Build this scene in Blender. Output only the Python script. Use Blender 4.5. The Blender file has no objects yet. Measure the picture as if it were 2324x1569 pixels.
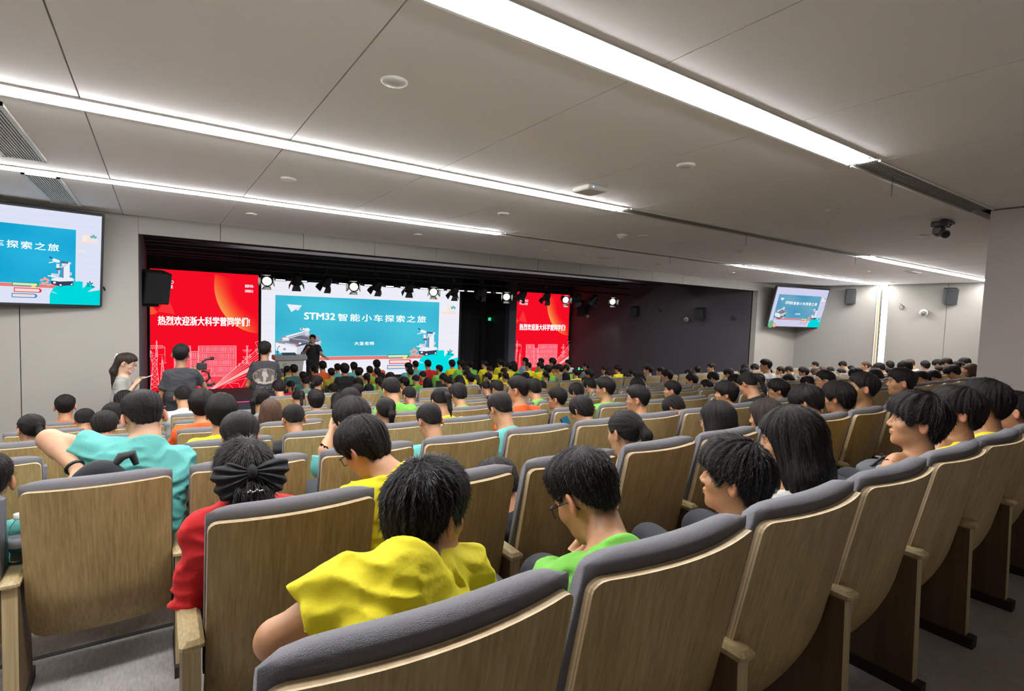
import bpy, math, random
import numpy as np
from mathutils import Matrix, Vector
random.seed(7); RNG = np.random.default_rng(7)
SC = bpy.context.scene
COL = SC.collection

# ---------------------------------------------------------------- camera
CX, CY, FPX = 1162.0, 784.5, 1200.6
_a = np.array([1783, -10.5, FPX]); _a /= np.linalg.norm(_a)
_b = np.array([-809, -100.5, FPX]); _b -= _a * (_a @ _b); _b /= np.linalg.norm(_b)
_c = np.cross(_a, _b)
MC = np.array([_a, _b, _c])          # rows: world axes in camera (right, down, forward)
EYE = np.array([0, 0, 1.45])
cam_data = bpy.data.cameras.new('camera'); cam = bpy.data.objects.new('camera', cam_data); COL.objects.link(cam)
cam_data.sensor_fit = 'HORIZONTAL'; cam_data.sensor_width = 36.0; cam_data.lens = 36.0 * FPX / 2324.0
cam_data.clip_start = 0.05; cam_data.clip_end = 200
_r, _d, _f = MC[:, 0], MC[:, 1], MC[:, 2]
cam.matrix_world = Matrix(((_r[0], -_d[0], -_f[0], 0), (_r[1], -_d[1], -_f[1], 0), (_r[2], -_d[2], -_f[2], 1.45), (0, 0, 0, 1)))
SC.camera = cam

def at(px, py, X=None, Y=None, Z=None):
    """room position seen at a photograph pixel, on a given plane of the room"""
    d = MC @ np.array([(px - CX) / FPX, (py - CY) / FPX, 1.0])
    t = X / d[0] if X is not None else (Y / d[1] if Y is not None else (Z - 1.45) / d[2])
    return EYE + d * t

# ---------------------------------------------------------------- world, exposure
wd = bpy.data.worlds.new('world'); SC.world = wd; wd.use_nodes = True
wd.node_tree.nodes['Background'].inputs[0].default_value = (0.9, 0.95, 1, 1)
wd.node_tree.nodes['Background'].inputs[1].default_value = 0.02
SC.view_settings.view_transform = 'Standard'; SC.view_settings.look = 'None'
SC.view_settings.gamma = 1.0; SC.view_settings.use_curve_mapping = False
SC.view_settings.exposure = 0.22
SC.cycles.use_denoising = True
SC.cycles.max_bounces = 6; SC.cycles.diffuse_bounces = 4; SC.cycles.glossy_bounces = 3
SC.cycles.transparent_max_bounces = 6; SC.cycles.sample_clamp_indirect = 6.0
STRIP = 78.0         # brightness of the ceiling light lines

# ---------------------------------------------------------------- helpers
def lin(r, g, b):
    f = lambda v: (v / 255.0 / 12.92) if v <= 10.3 else ((v / 255.0 + 0.055) / 1.055) ** 2.4
    return (f(r), f(g), f(b))

def mat(name, rgb, rough=0.6, metal=0.0, spec=0.5, var=0.0, vscale=8.0, bump=0.0, bscale=60.0, stretch=(1, 1, 1), sheen=0.0):
    m = bpy.data.materials.new(name); m.use_nodes = True
    nt = m.node_tree; p = nt.nodes['Principled BSDF']
    p.inputs['Base Color'].default_value = (*rgb, 1); p.inputs['Roughness'].default_value = rough
    p.inputs['Metallic'].default_value = metal; p.inputs['Specular IOR Level'].default_value = spec
    if sheen: p.inputs['Sheen Weight'].default_value = sheen
    if var or bump:
        tc = nt.nodes.new('ShaderNodeTexCoord'); mp = nt.nodes.new('ShaderNodeMapping')
        nt.links.new(tc.outputs['Object'], mp.inputs['Vector']); mp.inputs['Scale'].default_value = stretch
        if var:
            n = nt.nodes.new('ShaderNodeTexNoise'); n.inputs['Scale'].default_value = vscale; n.inputs['Detail'].default_value = 4
            nt.links.new(mp.outputs[0], n.inputs['Vector'])
            mx = nt.nodes.new('ShaderNodeMix'); mx.data_type = 'RGBA'
            mx.inputs[6].default_value = (*[c * (1 - var) for c in rgb], 1); mx.inputs[7].default_value = (*[min(1, c * (1 + var)) for c in rgb], 1)
            nt.links.new(n.outputs['Fac'], mx.inputs[0]); nt.links.new(mx.outputs[2], p.inputs['Base Color'])
        if bump:
            n2 = nt.nodes.new('ShaderNodeTexNoise'); n2.inputs['Scale'].default_value = bscale; n2.inputs['Detail'].default_value = 3
            nt.links.new(mp.outputs[0], n2.inputs['Vector'])
            bp = nt.nodes.new('ShaderNodeBump'); bp.inputs['Strength'].default_value = bump; bp.inputs['Distance'].default_value = 0.01
            nt.links.new(n2.outputs['Fac'], bp.inputs['Height']); nt.links.new(bp.outputs[0], p.inputs['Normal'])
    return m

def emit(name, rgb, s, sample=True):
    m = bpy.data.materials.new(name); m.use_nodes = True; nt = m.node_tree
    for n in list(nt.nodes):
        if n.type == 'BSDF_PRINCIPLED': nt.nodes.remove(n)
    e = nt.nodes.new('ShaderNodeEmission'); e.inputs[0].default_value = (*rgb, 1); e.inputs[1].default_value = s
    nt.links.new(e.outputs[0], nt.nodes['Material Output'].inputs[0])
    if not sample: m.cycles.emission_sampling = 'NONE'
    return m

def link(name, me, parent=None, loc=None, rot=None):
    o = bpy.data.objects.new(name, me); COL.objects.link(o)
    if parent is not None: o.parent = parent
    if loc is not None: o.location = loc
    if rot is not None: o.rotation_euler = rot
    return o

def tag(o, label=None, cat=None, group=None, kind=None):
    if label: o['label'] = label
    if cat: o['category'] = cat
    if group: o['group'] = group
    if kind: o['kind'] = kind
    return o

def thing(name, label, cat, loc=(0, 0, 0), rot=(0, 0, 0), group=None):
    o = bpy.data.objects.new(name, None); COL.objects.link(o); o.location = loc; o.rotation_euler = rot
    o.empty_display_size = 0.1
    return tag(o, label, cat, group)

class MB:
    """collects simple solids into one mesh"""
    def __init__(s): s.v = []; s.f = []; s.m = []; s.sm = []
    def add(s, vs, fs, mi=0, smooth=False):
        n = len(s.v); s.v += [tuple(map(float, p)) for p in vs]
        for f in fs: s.f.append(tuple(n + i for i in f)); s.m.append(mi); s.sm.append(smooth)
    def box(s, c, d, mi=0, R=None, bev=0.0):
        x, y, z = d[0] / 2, d[1] / 2, d[2] / 2
        if bev <= 0:
            vs = [(-x, -y, -z), (x, -y, -z), (x, y, -z), (-x, y, -z), (-x, -y, z), (x, -y, z), (x, y, z), (-x, y, z)]
            fs = [(3, 2, 1, 0), (4, 5, 6, 7), (0, 1, 5, 4), (1, 2, 6, 5), (2, 3, 7, 6), (3, 0, 4, 7)]
        else:
            b = min(bev, x * .9, y * .9, z * .9); ring = []
            def rr(zz, ins):
                a, c2 = x - ins, y - ins; q = b * 0.7
                return [(-a + q, -c2, zz), (a - q, -c2, zz), (a, -c2 + q, zz), (a, c2 - q, zz), (a - q, c2, zz), (-a + q, c2, zz), (-a, c2 - q, zz), (-a, -c2 + q, zz)]
            vs = rr(-z, b) + rr(-z + b, 0) + rr(z - b, 0) + rr(z, b)
            fs = [tuple(range(7, -1, -1)), tuple(range(24, 32))]
            for k in range(3):
                for i in range(8):
                    j = (i + 1) % 8; fs.append((k * 8 + i, k * 8 + j, k * 8 + 8 + j, k * 8 + 8 + i))
        vs = np.array(vs)
        if R is not None: vs = vs @ np.array(R).T
        s.add(vs + np.array(c), fs, mi)
    def tube(s, pts, r, seg=8, mi=0, cap=True, smooth=True):
        pts = np.array(pts, float); n = len(pts); rs = np.full(n, r) if np.isscalar(r) else np.array(r)
        T = np.gradient(pts, axis=0); T /= np.linalg.norm(T, axis=1)[:, None] + 1e-12
        up = np.array([0, 0, 1.0]) if abs(T[0][2]) < .9 else np.array([1.0, 0, 0]); vs = []
        for i in range(n):
            u = np.cross(T[i], up); u /= np.linalg.norm(u) + 1e-12; w = np.cross(u, T[i]); up = w
            for k in range(seg):
                a = 2 * math.pi * k / seg; vs.append(pts[i] + rs[i] * (math.cos(a) * u + math.sin(a) * w))
        fs = []
        for i in range(n - 1):
            for k in range(seg):
                k2 = (k + 1) % seg; fs.append((i * seg + k, i * seg + k2, (i + 1) * seg + k2, (i + 1) * seg + k))
        s.add(vs, fs, mi, smooth)
        if cap: s.add(vs[:seg], [tuple(range(seg - 1, -1, -1))], mi); s.add(vs[-seg:], [tuple(range(seg))], mi)
    def cyl(s, a, b, r, r2=None, seg=12, mi=0): s.tube([a, b], [r, r if r2 is None else r2], seg, mi)
    def lathe(s, prof, c=(0, 0, 0), seg=16, mi=0, R=None):
        vs = []
        for r, z in prof:
            for k in range(seg): a = 2 * math.pi * k / seg; vs.append((r * math.cos(a), r * math.sin(a), z))
        fs = [(i * seg + k, i * seg + (k + 1) % seg, (i + 1) * seg + (k + 1) % seg, (i + 1) * seg + k) for i in range(len(prof) - 1) for k in range(seg)]
        fs.append(tuple(range(seg - 1, -1, -1))); fs.append(tuple(range((len(prof) - 1) * seg, len(prof) * seg)))
        vs = np.array(vs)
        if R is not None: vs = vs @ np.array(R).T
        s.add(vs + np.array(c), fs, mi, True)
    def mesh(s, name, mats):
        me = bpy.data.meshes.new(name); me.from_pydata(s.v, [], s.f)
        for m in (mats if isinstance(mats, (list, tuple)) else [mats]): me.materials.append(m)
        me.polygons.foreach_set('material_index', s.m); me.polygons.foreach_set('use_smooth', s.sm)
        me.update(); return me
    def build(s, name, mats, parent=None, **k): return link(name, s.mesh(name, mats), parent, **k)

def rot(ax, a):
    return np.array(Matrix.Rotation(a, 3, ax))

def copy_tree(root, loc=None, rot_=None):
    r = root.copy(); COL.objects.link(r)
    if loc is not None: r.location = loc
    if rot_ is not None: r.rotation_euler = rot_
    for ch in root.children:
        c = ch.copy(); COL.objects.link(c); c.parent = r
        for g in ch.children:
            d = g.copy(); COL.objects.link(d); d.parent = c
    return r
# ================================================================ room
ZC = 2.654; YF = 9.3; XL = -.2; XR = 15.28; XW = 17.6; ZF = 2.40
M_ceil = mat('ceiling_board', lin(244, 240, 237), .75, var=.02, vscale=3)
M_ceil_gap = mat('ceiling_gap', lin(60, 58, 55), .9)
M_wall = mat('wall_panel_grey', lin(140, 135, 128), .7, var=.02, vscale=2)
M_black = mat('stage_black', lin(70, 67, 73), .8, var=.1, vscale=2)
M_dark = mat('dark_metal', lin(24, 24, 26), .5)
M_trimw = mat('white_metal_trim', lin(225, 222, 215), .4)
M_strip = emit('led_strip_light', (0.98, 0.99, 1.0), STRIP)
M_strip2 = emit('led_strip_light_bright', (0.98, 0.99, 1.0), STRIP * 1.25)
M_carpet = mat('carpet_grey', lin(168, 163, 160), .95, var=.35, vscale=90, bump=.6, bscale=160, stretch=(1, .25, 1))
M_carpet2 = mat('stage_carpet', lin(60, 58, 60), .95, var=.2, vscale=60)
M_nose = mat('step_nosing_black', lin(25, 25, 26), .5)
M_grille = mat('grille_slats', lin(150, 148, 138), .5)
def S(o): return tag(o, kind='structure')

# floors : one slab per row of seats
FLOOR = [-.1205 * k for k in range(7)] + [-.748]
YROW = [.735 + .99 * k for k in range(7)] + [7.70]
fl = S(MB().build('floor', M_carpet)) if False else None
m = MB(); m.box((5, -1.9, -.15), (26, 6.25, .3)); fl = S(m.build('floor', M_carpet))
for k in range(1, 8):
    y0 = YROW[k] - .50; y1 = (YROW[k + 1] - .50) if k < 7 else 8.75
    m = MB(); m.box((7, (y0 + y1) / 2, FLOOR[k] - .15), (22.4, y1 - y0, .3)); m.build('floor_step', M_carpet, fl)
    m = MB(); m.box((7, y0 - .012, FLOOR[k - 1] - .02), (22.4, .03, .045)); m.build('step_nosing', M_nose, fl)
for k, (y0, y1, z) in enumerate([(8.75, 9.05, -.95), (9.05, 9.35, -1.15)]):
    m = MB(); m.box((7, (y0 + y1) / 2, z - .15), (22.4, y1 - y0, .3)); m.build('floor_step', M_carpet, fl)
m = MB(); m.box((7.5, 13, -1.5), (22.4, 8.5, .3)); m.build('front_floor', M_carpet2, fl)
# stage platform
m = MB(); m.box((7.5, 17.4, -1.24), (15.6, 4.1, .28)); st = m.build('floor_stage', M_carpet2); S(st)
m = MB(); m.box((7.5, 15.32, -1.105), (15.4, .02, .02)); m.build('edge_light', emit('stage_edge_pink', (1, .1, .3), .8), st)
m = MB(); m.box((7.5, 15.33, -1.235), (15.4, .02, .22)); m.build('stage_front', mat('stage_front_grey', lin(96, 92, 104), .6), st)

# ceiling : backing + boards between light lines
XS = [-.372 + 1.19 * k for k in range(-3, 16)]
YS = [(-3.2, 1.78), (1.97, 4.20), (4.40, 6.74), (6.92, 9.3)]
m = MB(); m.box((7.2, 3, ZC + .14), (21.6, 12.7, .04)); ce = S(m.build('ceiling', M_ceil_gap))
for y0, y1 in YS:
    for i in range(len(XS) - 1):
        x0, x1 = XS[i], XS[i + 1]
        if x0 > XW: continue
        x1 = min(x1, XW)
        m = MB(); m.box(((x0 + x1) / 2, (y0 + y1) / 2, ZC + .03), (x1 - x0 - .008, y1 - y0, .06)); m.build('ceiling_board', M_ceil, ce)
LINES = [(-.70, -.49, -2.6, 6.8, None), (1.78, 1.97, -2.6, 4.30, (4.36, 6.93)), (4.20, 4.40, -3.0, 4.30, (4.36, 10.2)), (6.74, 6.92, -3.4, 4.30, (4.36, 10.2))]
for k, (y0, y1, xa, xb, gr) in enumerate(LINES):
    if k == 0: continue      # the rear line is unlit and out of view
    segs = [(xa, xb)] + ([(10.4, XW)] if k in (2, 3) else [])
    for xa_, xb_ in segs:
        names = {0: 'line of light over the rear aisle', 1: 'line of light nearest the camera', 2: 'second line of light', 3: 'line of light nearest the stage'}
        side = 'left part' if xa_ < 4 else 'far right part'
        t = thing('ceiling_light', f'white recessed ceiling {names[k]}, {side}', 'light', (0, 0, 0), group='recessed ceiling light lines')
        L = xb_ - xa_; xm = (xa_ + xb_) / 2; ym = (y0 + y1) / 2
        m = MB(); m.box((xm, ym, ZC + .085), (L, y1 - y0, .01)); m.box((xm, y1 - .004, ZC + .04), (L, .008, .085)); m.box((xm, y0 + .004, ZC + .04), (L, .008, .085))
        m.build('housing', M_ceil, t)
        m = MB(); hb_ = .077 if k == 1 else .085 if xa_ < 4 else .080; m.box((xm, y0 + .06, ZC + .055 - hb_ / 2), (L - .06, .05, hb_)); m.build('light_bar', M_strip if xa_ < 4 else M_strip2, t)
        m = MB(); m.box((xm, y1 + .004, ZC - .004), (L, .018, .014)); m.box((xm, y0 - .004, ZC - .004), (L, .010, .012)); m.box((xb_, ym, ZC - .004), (.02, y1 - y0 + .03, .016)); m.build('trim_strip', M_trimw, t)
    if gr:
        t = thing('air_grille', ['', 'slatted ceiling air grille beside the dark corner camera', 'long slatted ceiling air grille in the second light line', 'long slatted air grille in the light line nearest stage'][k], 'vent', group='linear ceiling grilles')
        xm = (gr[0] + gr[1]) / 2; L = gr[1] - gr[0]
        m = MB(); m.box((xm, (y0 + y1) / 2, ZC + .1), (L, y1 - y0, .01)); m.build('backing', M_dark, t)
        m = MB(); m.box((xm, y1, ZC - .003), (L, .016, .016)); m.box((xm, y0, ZC - .003), (L, .016, .016)); m.build('frame', M_trimw, t)
        for q in range(9):
            m = MB(); m.box((xm, y0 + .018 + q * (y1 - y0 - .036) / 8, ZC + .012), (L, .007, .022)); m.build('slat', M_grille, t)
# return air grilles upper left
for (x0, x1, y0, y1, lb) in [(-1.06, -.80, 4.6, 6.25, 'large slatted return air grille at the left edge of the ceiling'), (-1.06, -.80, 7.0, 8.9, 'slatted return air grille above the left wall television')]:
    t = thing('return_grille', lb, 'vent', group='return air grilles at left')
    xm, ym = (x0 + x1) / 2, (y0 + y1) / 2
    m = MB(); m.box((xm, ym, ZC - .002), (x1 - x0, y1 - y0, .006)); m.build('backing', mat('grille_back', lin(88, 86, 78), .8), t)
    m = MB()
    for sx in (x0, x1): m.box((sx, ym, ZC - .009), (.03, y1 - y0 + .03, .02))
    for sy in (y0, y1): m.box((xm, sy, ZC - .009), (x1 - x0 + .03, .03, .02))
    m.build('frame', M_trimw, t)
    n = 11
    for q in range(n):
        m = MB(); m.box((x0 + .03 + q * (x1 - x0 - .06) / (n - 1), ym, ZC - .010), (.009, y1 - y0 - .02, .014)); m.build('slat', M_trimw, t)
# walls
def wall(name, c, d, mt=M_wall):
    m = MB(); m.box(c, d); return S(m.build(name, mt))
w = wall('wall_left', (-3.9, 3, .9), (.2, 13, 4.6))
w = wall('wall_back', (5, -3.2, .9), (18.4, .2, 4.6))
wl = wall('wall_front_left', (-2.05, YF + .11, .6), (3.7, .16, 4.2), M_ceil_gap)
for x0, x1 in [(-3.9, -2.68), (-2.67, -1.475), (-1.465, -.2)]:
    m = MB(); m.box(((x0 + x1) / 2, YF + .02, .6), (x1 - x0, .04, 4.1)); m.build('wall_panel', M_wall, wl)
wf = wall('wall_front_fascia', (7.5, YF + .13, ZF + .2), (15.7, .14, .38), M_ceil_gap)
XP = [-.2] + [.8276 + 1.2125 * k for k in range(12)] + [XR]
for i in range(len(XP) - 1):
    m = MB(); m.box(((XP[i] + XP[i + 1]) / 2, YF + .03, (ZF + ZC) / 2), (XP[i + 1] - XP[i] - .007, .06, ZC - ZF)); m.build('fascia_panel', M_wall, wf)
wr = wall('wall_front_right', ((XR + XW) / 2 + .1, YF + .08, .6), (XW - XR + .2, .16, 4.2))
w = wall('wall_right', (XW + .1, 3.2, .6), (.2, 12.6, 4.2), M_ceil_gap)
for y0, y1 in [(6.98, 9.3), (5.3, 6.66), (2.6, 5.29), (-1, 2.59)]:
    m = MB(); m.box((XW - .02, (y0 + y1) / 2, .6), (.06, y1 - y0, 4.1)); m.build('wall_panel', M_wall, w)
m = MB(); m.box((XW - .052, 6.955, .6), (.012, .02, 4.1)); m.build('trim', M_trimw, w)
t = thing('wall_light', 'tall white vertical light line on the right side wall', 'light')
m = MB(); m.box((XW - .02, 6.76, .75), (.03, .14, 3.7)); m.build('light_bar', emit('wall_strip', (1, .985, 1), 13.0), t)
m = MB(); m.box((XW - .02, 6.92, .75), (.05, .05, 3.7)); m.build('side_trim', mat('brass_trim', lin(180, 165, 130), .5), t)
# booth block at right
m = MB(); m.box((6.93 + 2.5, -.7, .6), (5.0, 5.0, 4.08)); S(m.build('wall_booth', mat('booth_wall', lin(176, 165, 158), .7, var=.02)))
# dark front hall
HB = 18.2
m = MB(); m.box((XL - .1, (YF + .21 + HB) / 2, .8), (.2, HB - YF - .2, 4.2)); hl = S(m.build('wall_stage_left', M_black))
m = MB(); m.box((XR + .1, (YF + .21 + HB) / 2, .8), (.2, HB - YF - .2, 4.2)); hr = S(m.build('wall_stage_right', M_black))
m = MB(); m.box((7.5, 14.2, 2.95), (15.8, 9.6, .1)); hc = S(m.build('ceiling_stage', M_black))
for k, y in enumerate([9.9, 10.7, 11.5, 12.3, 13.1, 13.9, 15.3, 16.3, 17.2]):
    m = MB(); m.box((7.54, y, 2.9 - .11), (15.46, .1, .28 - .01 * k)); m.build('ceiling_beam', M_black, hc)
m = MB(); m.box((4.72, HB + .02, .8), (9.84, .2, 4.2)); m.box((13.78, HB + .02, .8), (3.2, .2, 4.2)); m.box((10.9, 20.2, .8), (2.9, .2, 4.2)); S(m.build('wall_stage_back', M_black))
m = MB(); m.box((9.7, 19.1, .8), (.1, 2.2, 4.2)); m.box((12.2, 19.1, .8), (.1, 2.2, 4.2)); m.box((10.9, 19.2, 2.9), (2.7, 2.2, .1)); m.box((10.9, 19.2, -1.15), (2.7, 2.4, .1)); S(m.build('wall_stage_recess', M_black))
M_hall_fill = emit('added_hall_fill', (1, .97, .93), 24.0)  # added lamp bars, hidden behind the fascia, to brighten the front audience
for y, w_ in ((10.3, 'first'), (12.7, 'second')):
    t = thing('ceiling_light', f'added unseen lamp bar to brighten the front stalls, {w_} from the fascia', 'light')
    m = MB(); m.box((7.5, y, 2.875), (12.2, .14, .05)); m.build('housing', M_dark, t)
    m = MB(); m.box((7.5, y, 2.842), (12.0, .10, .015)); m.build('light_bar', M_hall_fill, t)
# black curtains and grey pillar in the gap, doorway with door
M_curt = mat('black_curtain', lin(34, 35, 40), .95, var=.2, vscale=5, stretch=(4, 4, .2))
def curtain(x0, x1, y, z0, z1, label, amp=.05, per=.16):
    n = max(6, int((x1 - x0) / .03)); vs = []; 
    for i in range(n + 1):
        x = x0 + (x1 - x0) * i / n; yy = y + amp * math.sin(2 * math.pi * (x - x0) / per) + .4 * amp * math.sin(7.3 * x)
        vs += [(x, yy, z0), (x, yy, z1), (x, yy + .012, z0), (x, yy + .012, z1)]
    fs = []
    for i in range(n):
        a = i * 4; b2 = a + 4; fs += [(a, b2, b2 + 1, a + 1), (a + 3, b2 + 3, b2 + 2, a + 2), (a + 1, b2 + 1, b2 + 3, a + 3)]
    m = MB(); m.add(vs, fs, 0, True); return tag(m.build('stage_curtain', M_curt), label, 'curtain')
curtain(9.72, 10.55, 18.3, -1.08, 2.8, 'black pleated curtain leg just right of the big screen')
curtain(10.5, 11.1, 19.6, -1.08, 2.8, 'darker curtain further back beside the doorway')
m = MB(); m.box((12.02, 17.95, .85), (.34, .3, 3.9)); S(m.build('pillar_stage', mat('pillar_grey', lin(98, 98, 110), .7)))
t = thing('stage_door', 'dark door in the recess between the big screen and right red screen', 'door')
m = MB(); m.box((11.3, 20.06, 0), (1.0, .05, 2.1)); m.build('door_leaf', mat('door_dark', lin(52, 52, 58), .5), t)
m = MB(); m.box((10.77, 20.05, 0), (.06, .1, 2.2)); m.box((11.83, 20.05, 0), (.06, .1, 2.2)); m.box((11.3, 20.05, 1.12), (1.1, .1, .06)); m.build('door_frame', M_dark, t)
m = MB(); m.cyl((10.9, 20.0, -.05), (10.9, 20.0, .25), .015); m.build('handle', mat('steel', lin(150, 150, 155), .3, 1), t)
# ---- ceiling fittings
M_white = mat('white_plastic', lin(215, 211, 203), .5)
def disc(x, y, r=.07, z=ZC): 
    m = MB(); m.lathe([(r, 0), (r, -.008), (r * .85, -.016), (r * .3, -.02)], (x, y, z), 20); return m
pos = [(1.05, 2.75, 'nearest the camera, left'), (1.05, 5.43, 'between second and third light lines, left'), (1.06, 7.85, 'by the fascia, left'), (3.43, 2.75, 'nearest the camera, right of the flat router box'),
       (3.48, 5.44, 'just left of the smoke detector'), (3.46, 7.89, 'by the fascia, centre'), (5.89, 2.81, 'left of the dark corner camera'), (5.98, 7.92, 'by the fascia, tinted pink'), (5.9, 5.43, 'right of the smoke detector'),
       (9.18, 7.94, 'by the fascia right of the square vent'), (8.3, 5.43, 'in the middle right of the ceiling'), (8.3, 2.8, 'far right beyond the corner camera'), (11.8, 7.9, 'by the fascia, far right'), (13.0, 5.4, 'far right before the second light line'), (16.5, 6.2, 'in front of the tall wall light')]
for x, y, lb in pos:
    o = disc(x, y).build('ceiling_disc', M_white); tag(o, 'small round white ceiling disc ' + lb, 'fitting', 'round ceiling discs')
t = thing('smoke_detector', 'white dome smoke detector on the ceiling right of the second light line', 'detector')
m = MB(); m.lathe([(.075, 0), (.075, -.02), (.06, -.03), (.055, -.05), (.03, -.062)], (5.62, 5.57, ZC), 20); m.build('housing', M_white, t)
m = MB(); m.lathe([(.058, 0), (.058, -.008)], (5.62, 5.57, ZC - .034), 20); m.build('vent_ring', M_dark, t)
t = thing('wifi_access_point', 'flat white square router box on the ceiling', 'router')
m = MB(); m.box((3.37, 3.78, ZC - .025), (.24, .24, .05), bev=.012); m.build('case', M_white, t)
m = MB(); m.box((3.30, 3.655, ZC - .03), (.012, .004, .008)); m.build('status_light', emit('blue_led', (.2, .4, 1), 4, False), t)
o = MB(); o.box((7.53, 7.95, ZC - .012), (.36, .2, .02), bev=.006); o = o.build('ceiling_vent', M_white); tag(o, 'small square white vent on the ceiling near the fascia', 'vent')
o = MB(); o.box((13.6, 4.75, ZC - .012), (.5, .16, .02), bev=.006); o = o.build('ceiling_vent', M_grille); tag(o, 'small grey vent in front of the far right light line', 'vent')
for x, y in ((4.9, 1.9), (6.7, 4.3), (9.9, 4.3), (8.2, 6.83)):
    m = MB(); m.cyl((x, y, ZC), (x + .01, y, ZC - .16), .0025, seg=5); tag(m.build('hanging_wire', M_dark), ['short loose wire hanging from the grille near the corner camera', 'loose wire hanging at the left part of the second grille', 'loose wire hanging in the middle of the second grille', 'loose wire hanging from the grille nearest the stage'][[4.9, 6.7, 9.9, 8.2].index(x)], 'wire', 'loose wires under the grilles')
# ptz camera
p = at(2130, 505, Z=ZC - .03)
t = thing('tracking_camera', 'dark dome tracking camera hung under the ceiling near the booth wall', 'camera', (p[0], p[1], ZC))
m = MB(); m.box((.1, -.05, -.02), (.26, .07, .03), bev=.01); m.tube([(.22, -.05, -.03), (.26, -.02, -.05), (.2, .02, -.06), (.14, -.03, -.05)], .008); m.build('bracket', M_dark, t)
m = MB(); m.lathe([(.075, 0), (.08, -.03), (.075, -.055), (.06, -.06)], (-.03, -.02, -.03), 18); m.build('base', mat('camera_grey', lin(66, 64, 62), .45), t)
m = MB(); m.box((-.03, -.02, -.13), (.10, .10, .12), bev=.03); m.cyl((-.03, -.05, -.16), (-.09, -.10, -.18), .045, seg=14); m.build('camera_head', mat('camera_grey2', lin(74, 72, 70), .4), t)
m = MB(); m.cyl((-.085, -.097, -.178), (-.095, -.105, -.181), .03, seg=14); m.build('lens', mat('lens_black', (.005, .005, .008), .1), t)
# ================================================================ flat pictures on the screens (colours per face, lit by the panel itself)
def screen_mat(name, s):
    m = bpy.data.materials.new(name); m.use_nodes = True; nt = m.node_tree
    for n in list(nt.nodes):
        if n.type == 'BSDF_PRINCIPLED': nt.nodes.remove(n)
    e = nt.nodes.new('ShaderNodeEmission'); a = nt.nodes.new('ShaderNodeAttribute'); a.attribute_name = 'tint'
    nt.links.new(a.outputs['Color'], e.inputs[0]); e.inputs[1].default_value = s
    nt.links.new(e.outputs[0], nt.nodes['Material Output'].inputs[0]); return m
M_scr = screen_mat('screen_picture', .87)

class Art:
    """polygons in (u,v) of a panel of size W x H; later ones lie a hair in front"""
    def __init__(s, W, H): s.W = W; s.H = H; s.v = []; s.f = []; s.c = []; s.k = 0
    def poly(s, pts, col, cols=None, step=True):
        if step: s.k += 1
        n = len(s.v); y = -.0006 * s.k
        for u, v in pts: s.v.append(((u - .5) * s.W, y, (v - .5) * s.H))
        s.f.append(tuple(range(n, n + len(pts)))); s.c.append(cols if cols else [col] * len(pts))
    def rect(s, u0, v0, u1, v1, col): s.poly([(u0, v0), (u1, v0), (u1, v1), (u0, v1)], col)
    def ell(s, u, v, ru, rv, col, n=14, a=0.0):
        ru_, rv_ = ru * s.W, rv * s.H; ca, sa = math.cos(a), math.sin(a)
        s.poly([(u + (ca * math.cos(t) * ru_ - sa * math.sin(t) * rv_) / s.W, v + (sa * math.cos(t) * ru_ + ca * math.sin(t) * rv_) / s.H) for t in [2 * math.pi * i / n for i in range(n)]], col)
    def line(s, pts, w, col, step=True):
        if step: s.k += 1
        for (u0, v0), (u1, v1) in zip(pts[:-1], pts[1:]):
            dx, dz = (u1 - u0) * s.W, (v1 - v0) * s.H; L = math.hypot(dx, dz) + 1e-9; nx, nz = -dz / L * w / 2 / s.W, dx / L * w / 2 / s.H
            s.poly([(u0 + nx, v0 + nz), (u1 + nx, v1 + nz), (u1 - nx, v1 - nz), (u0 - nx, v0 - nz)], col, step=False)
    def build(s, name, parent, mt=None):
        me = bpy.data.meshes.new(name); me.from_pydata(s.v, [], s.f); me.materials.append(mt or M_scr)
        at_ = me.color_attributes.new('tint', 'FLOAT_COLOR', 'CORNER')
        flat = []
        for f, cs in zip(s.f, s.c):
            for c in cs: flat += [c[0], c[1], c[2], 1]
        at_.data.foreach_set('color', flat)
        # keep every face turned to the room
        me.update(); o = link(name, me, parent); return o

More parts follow.
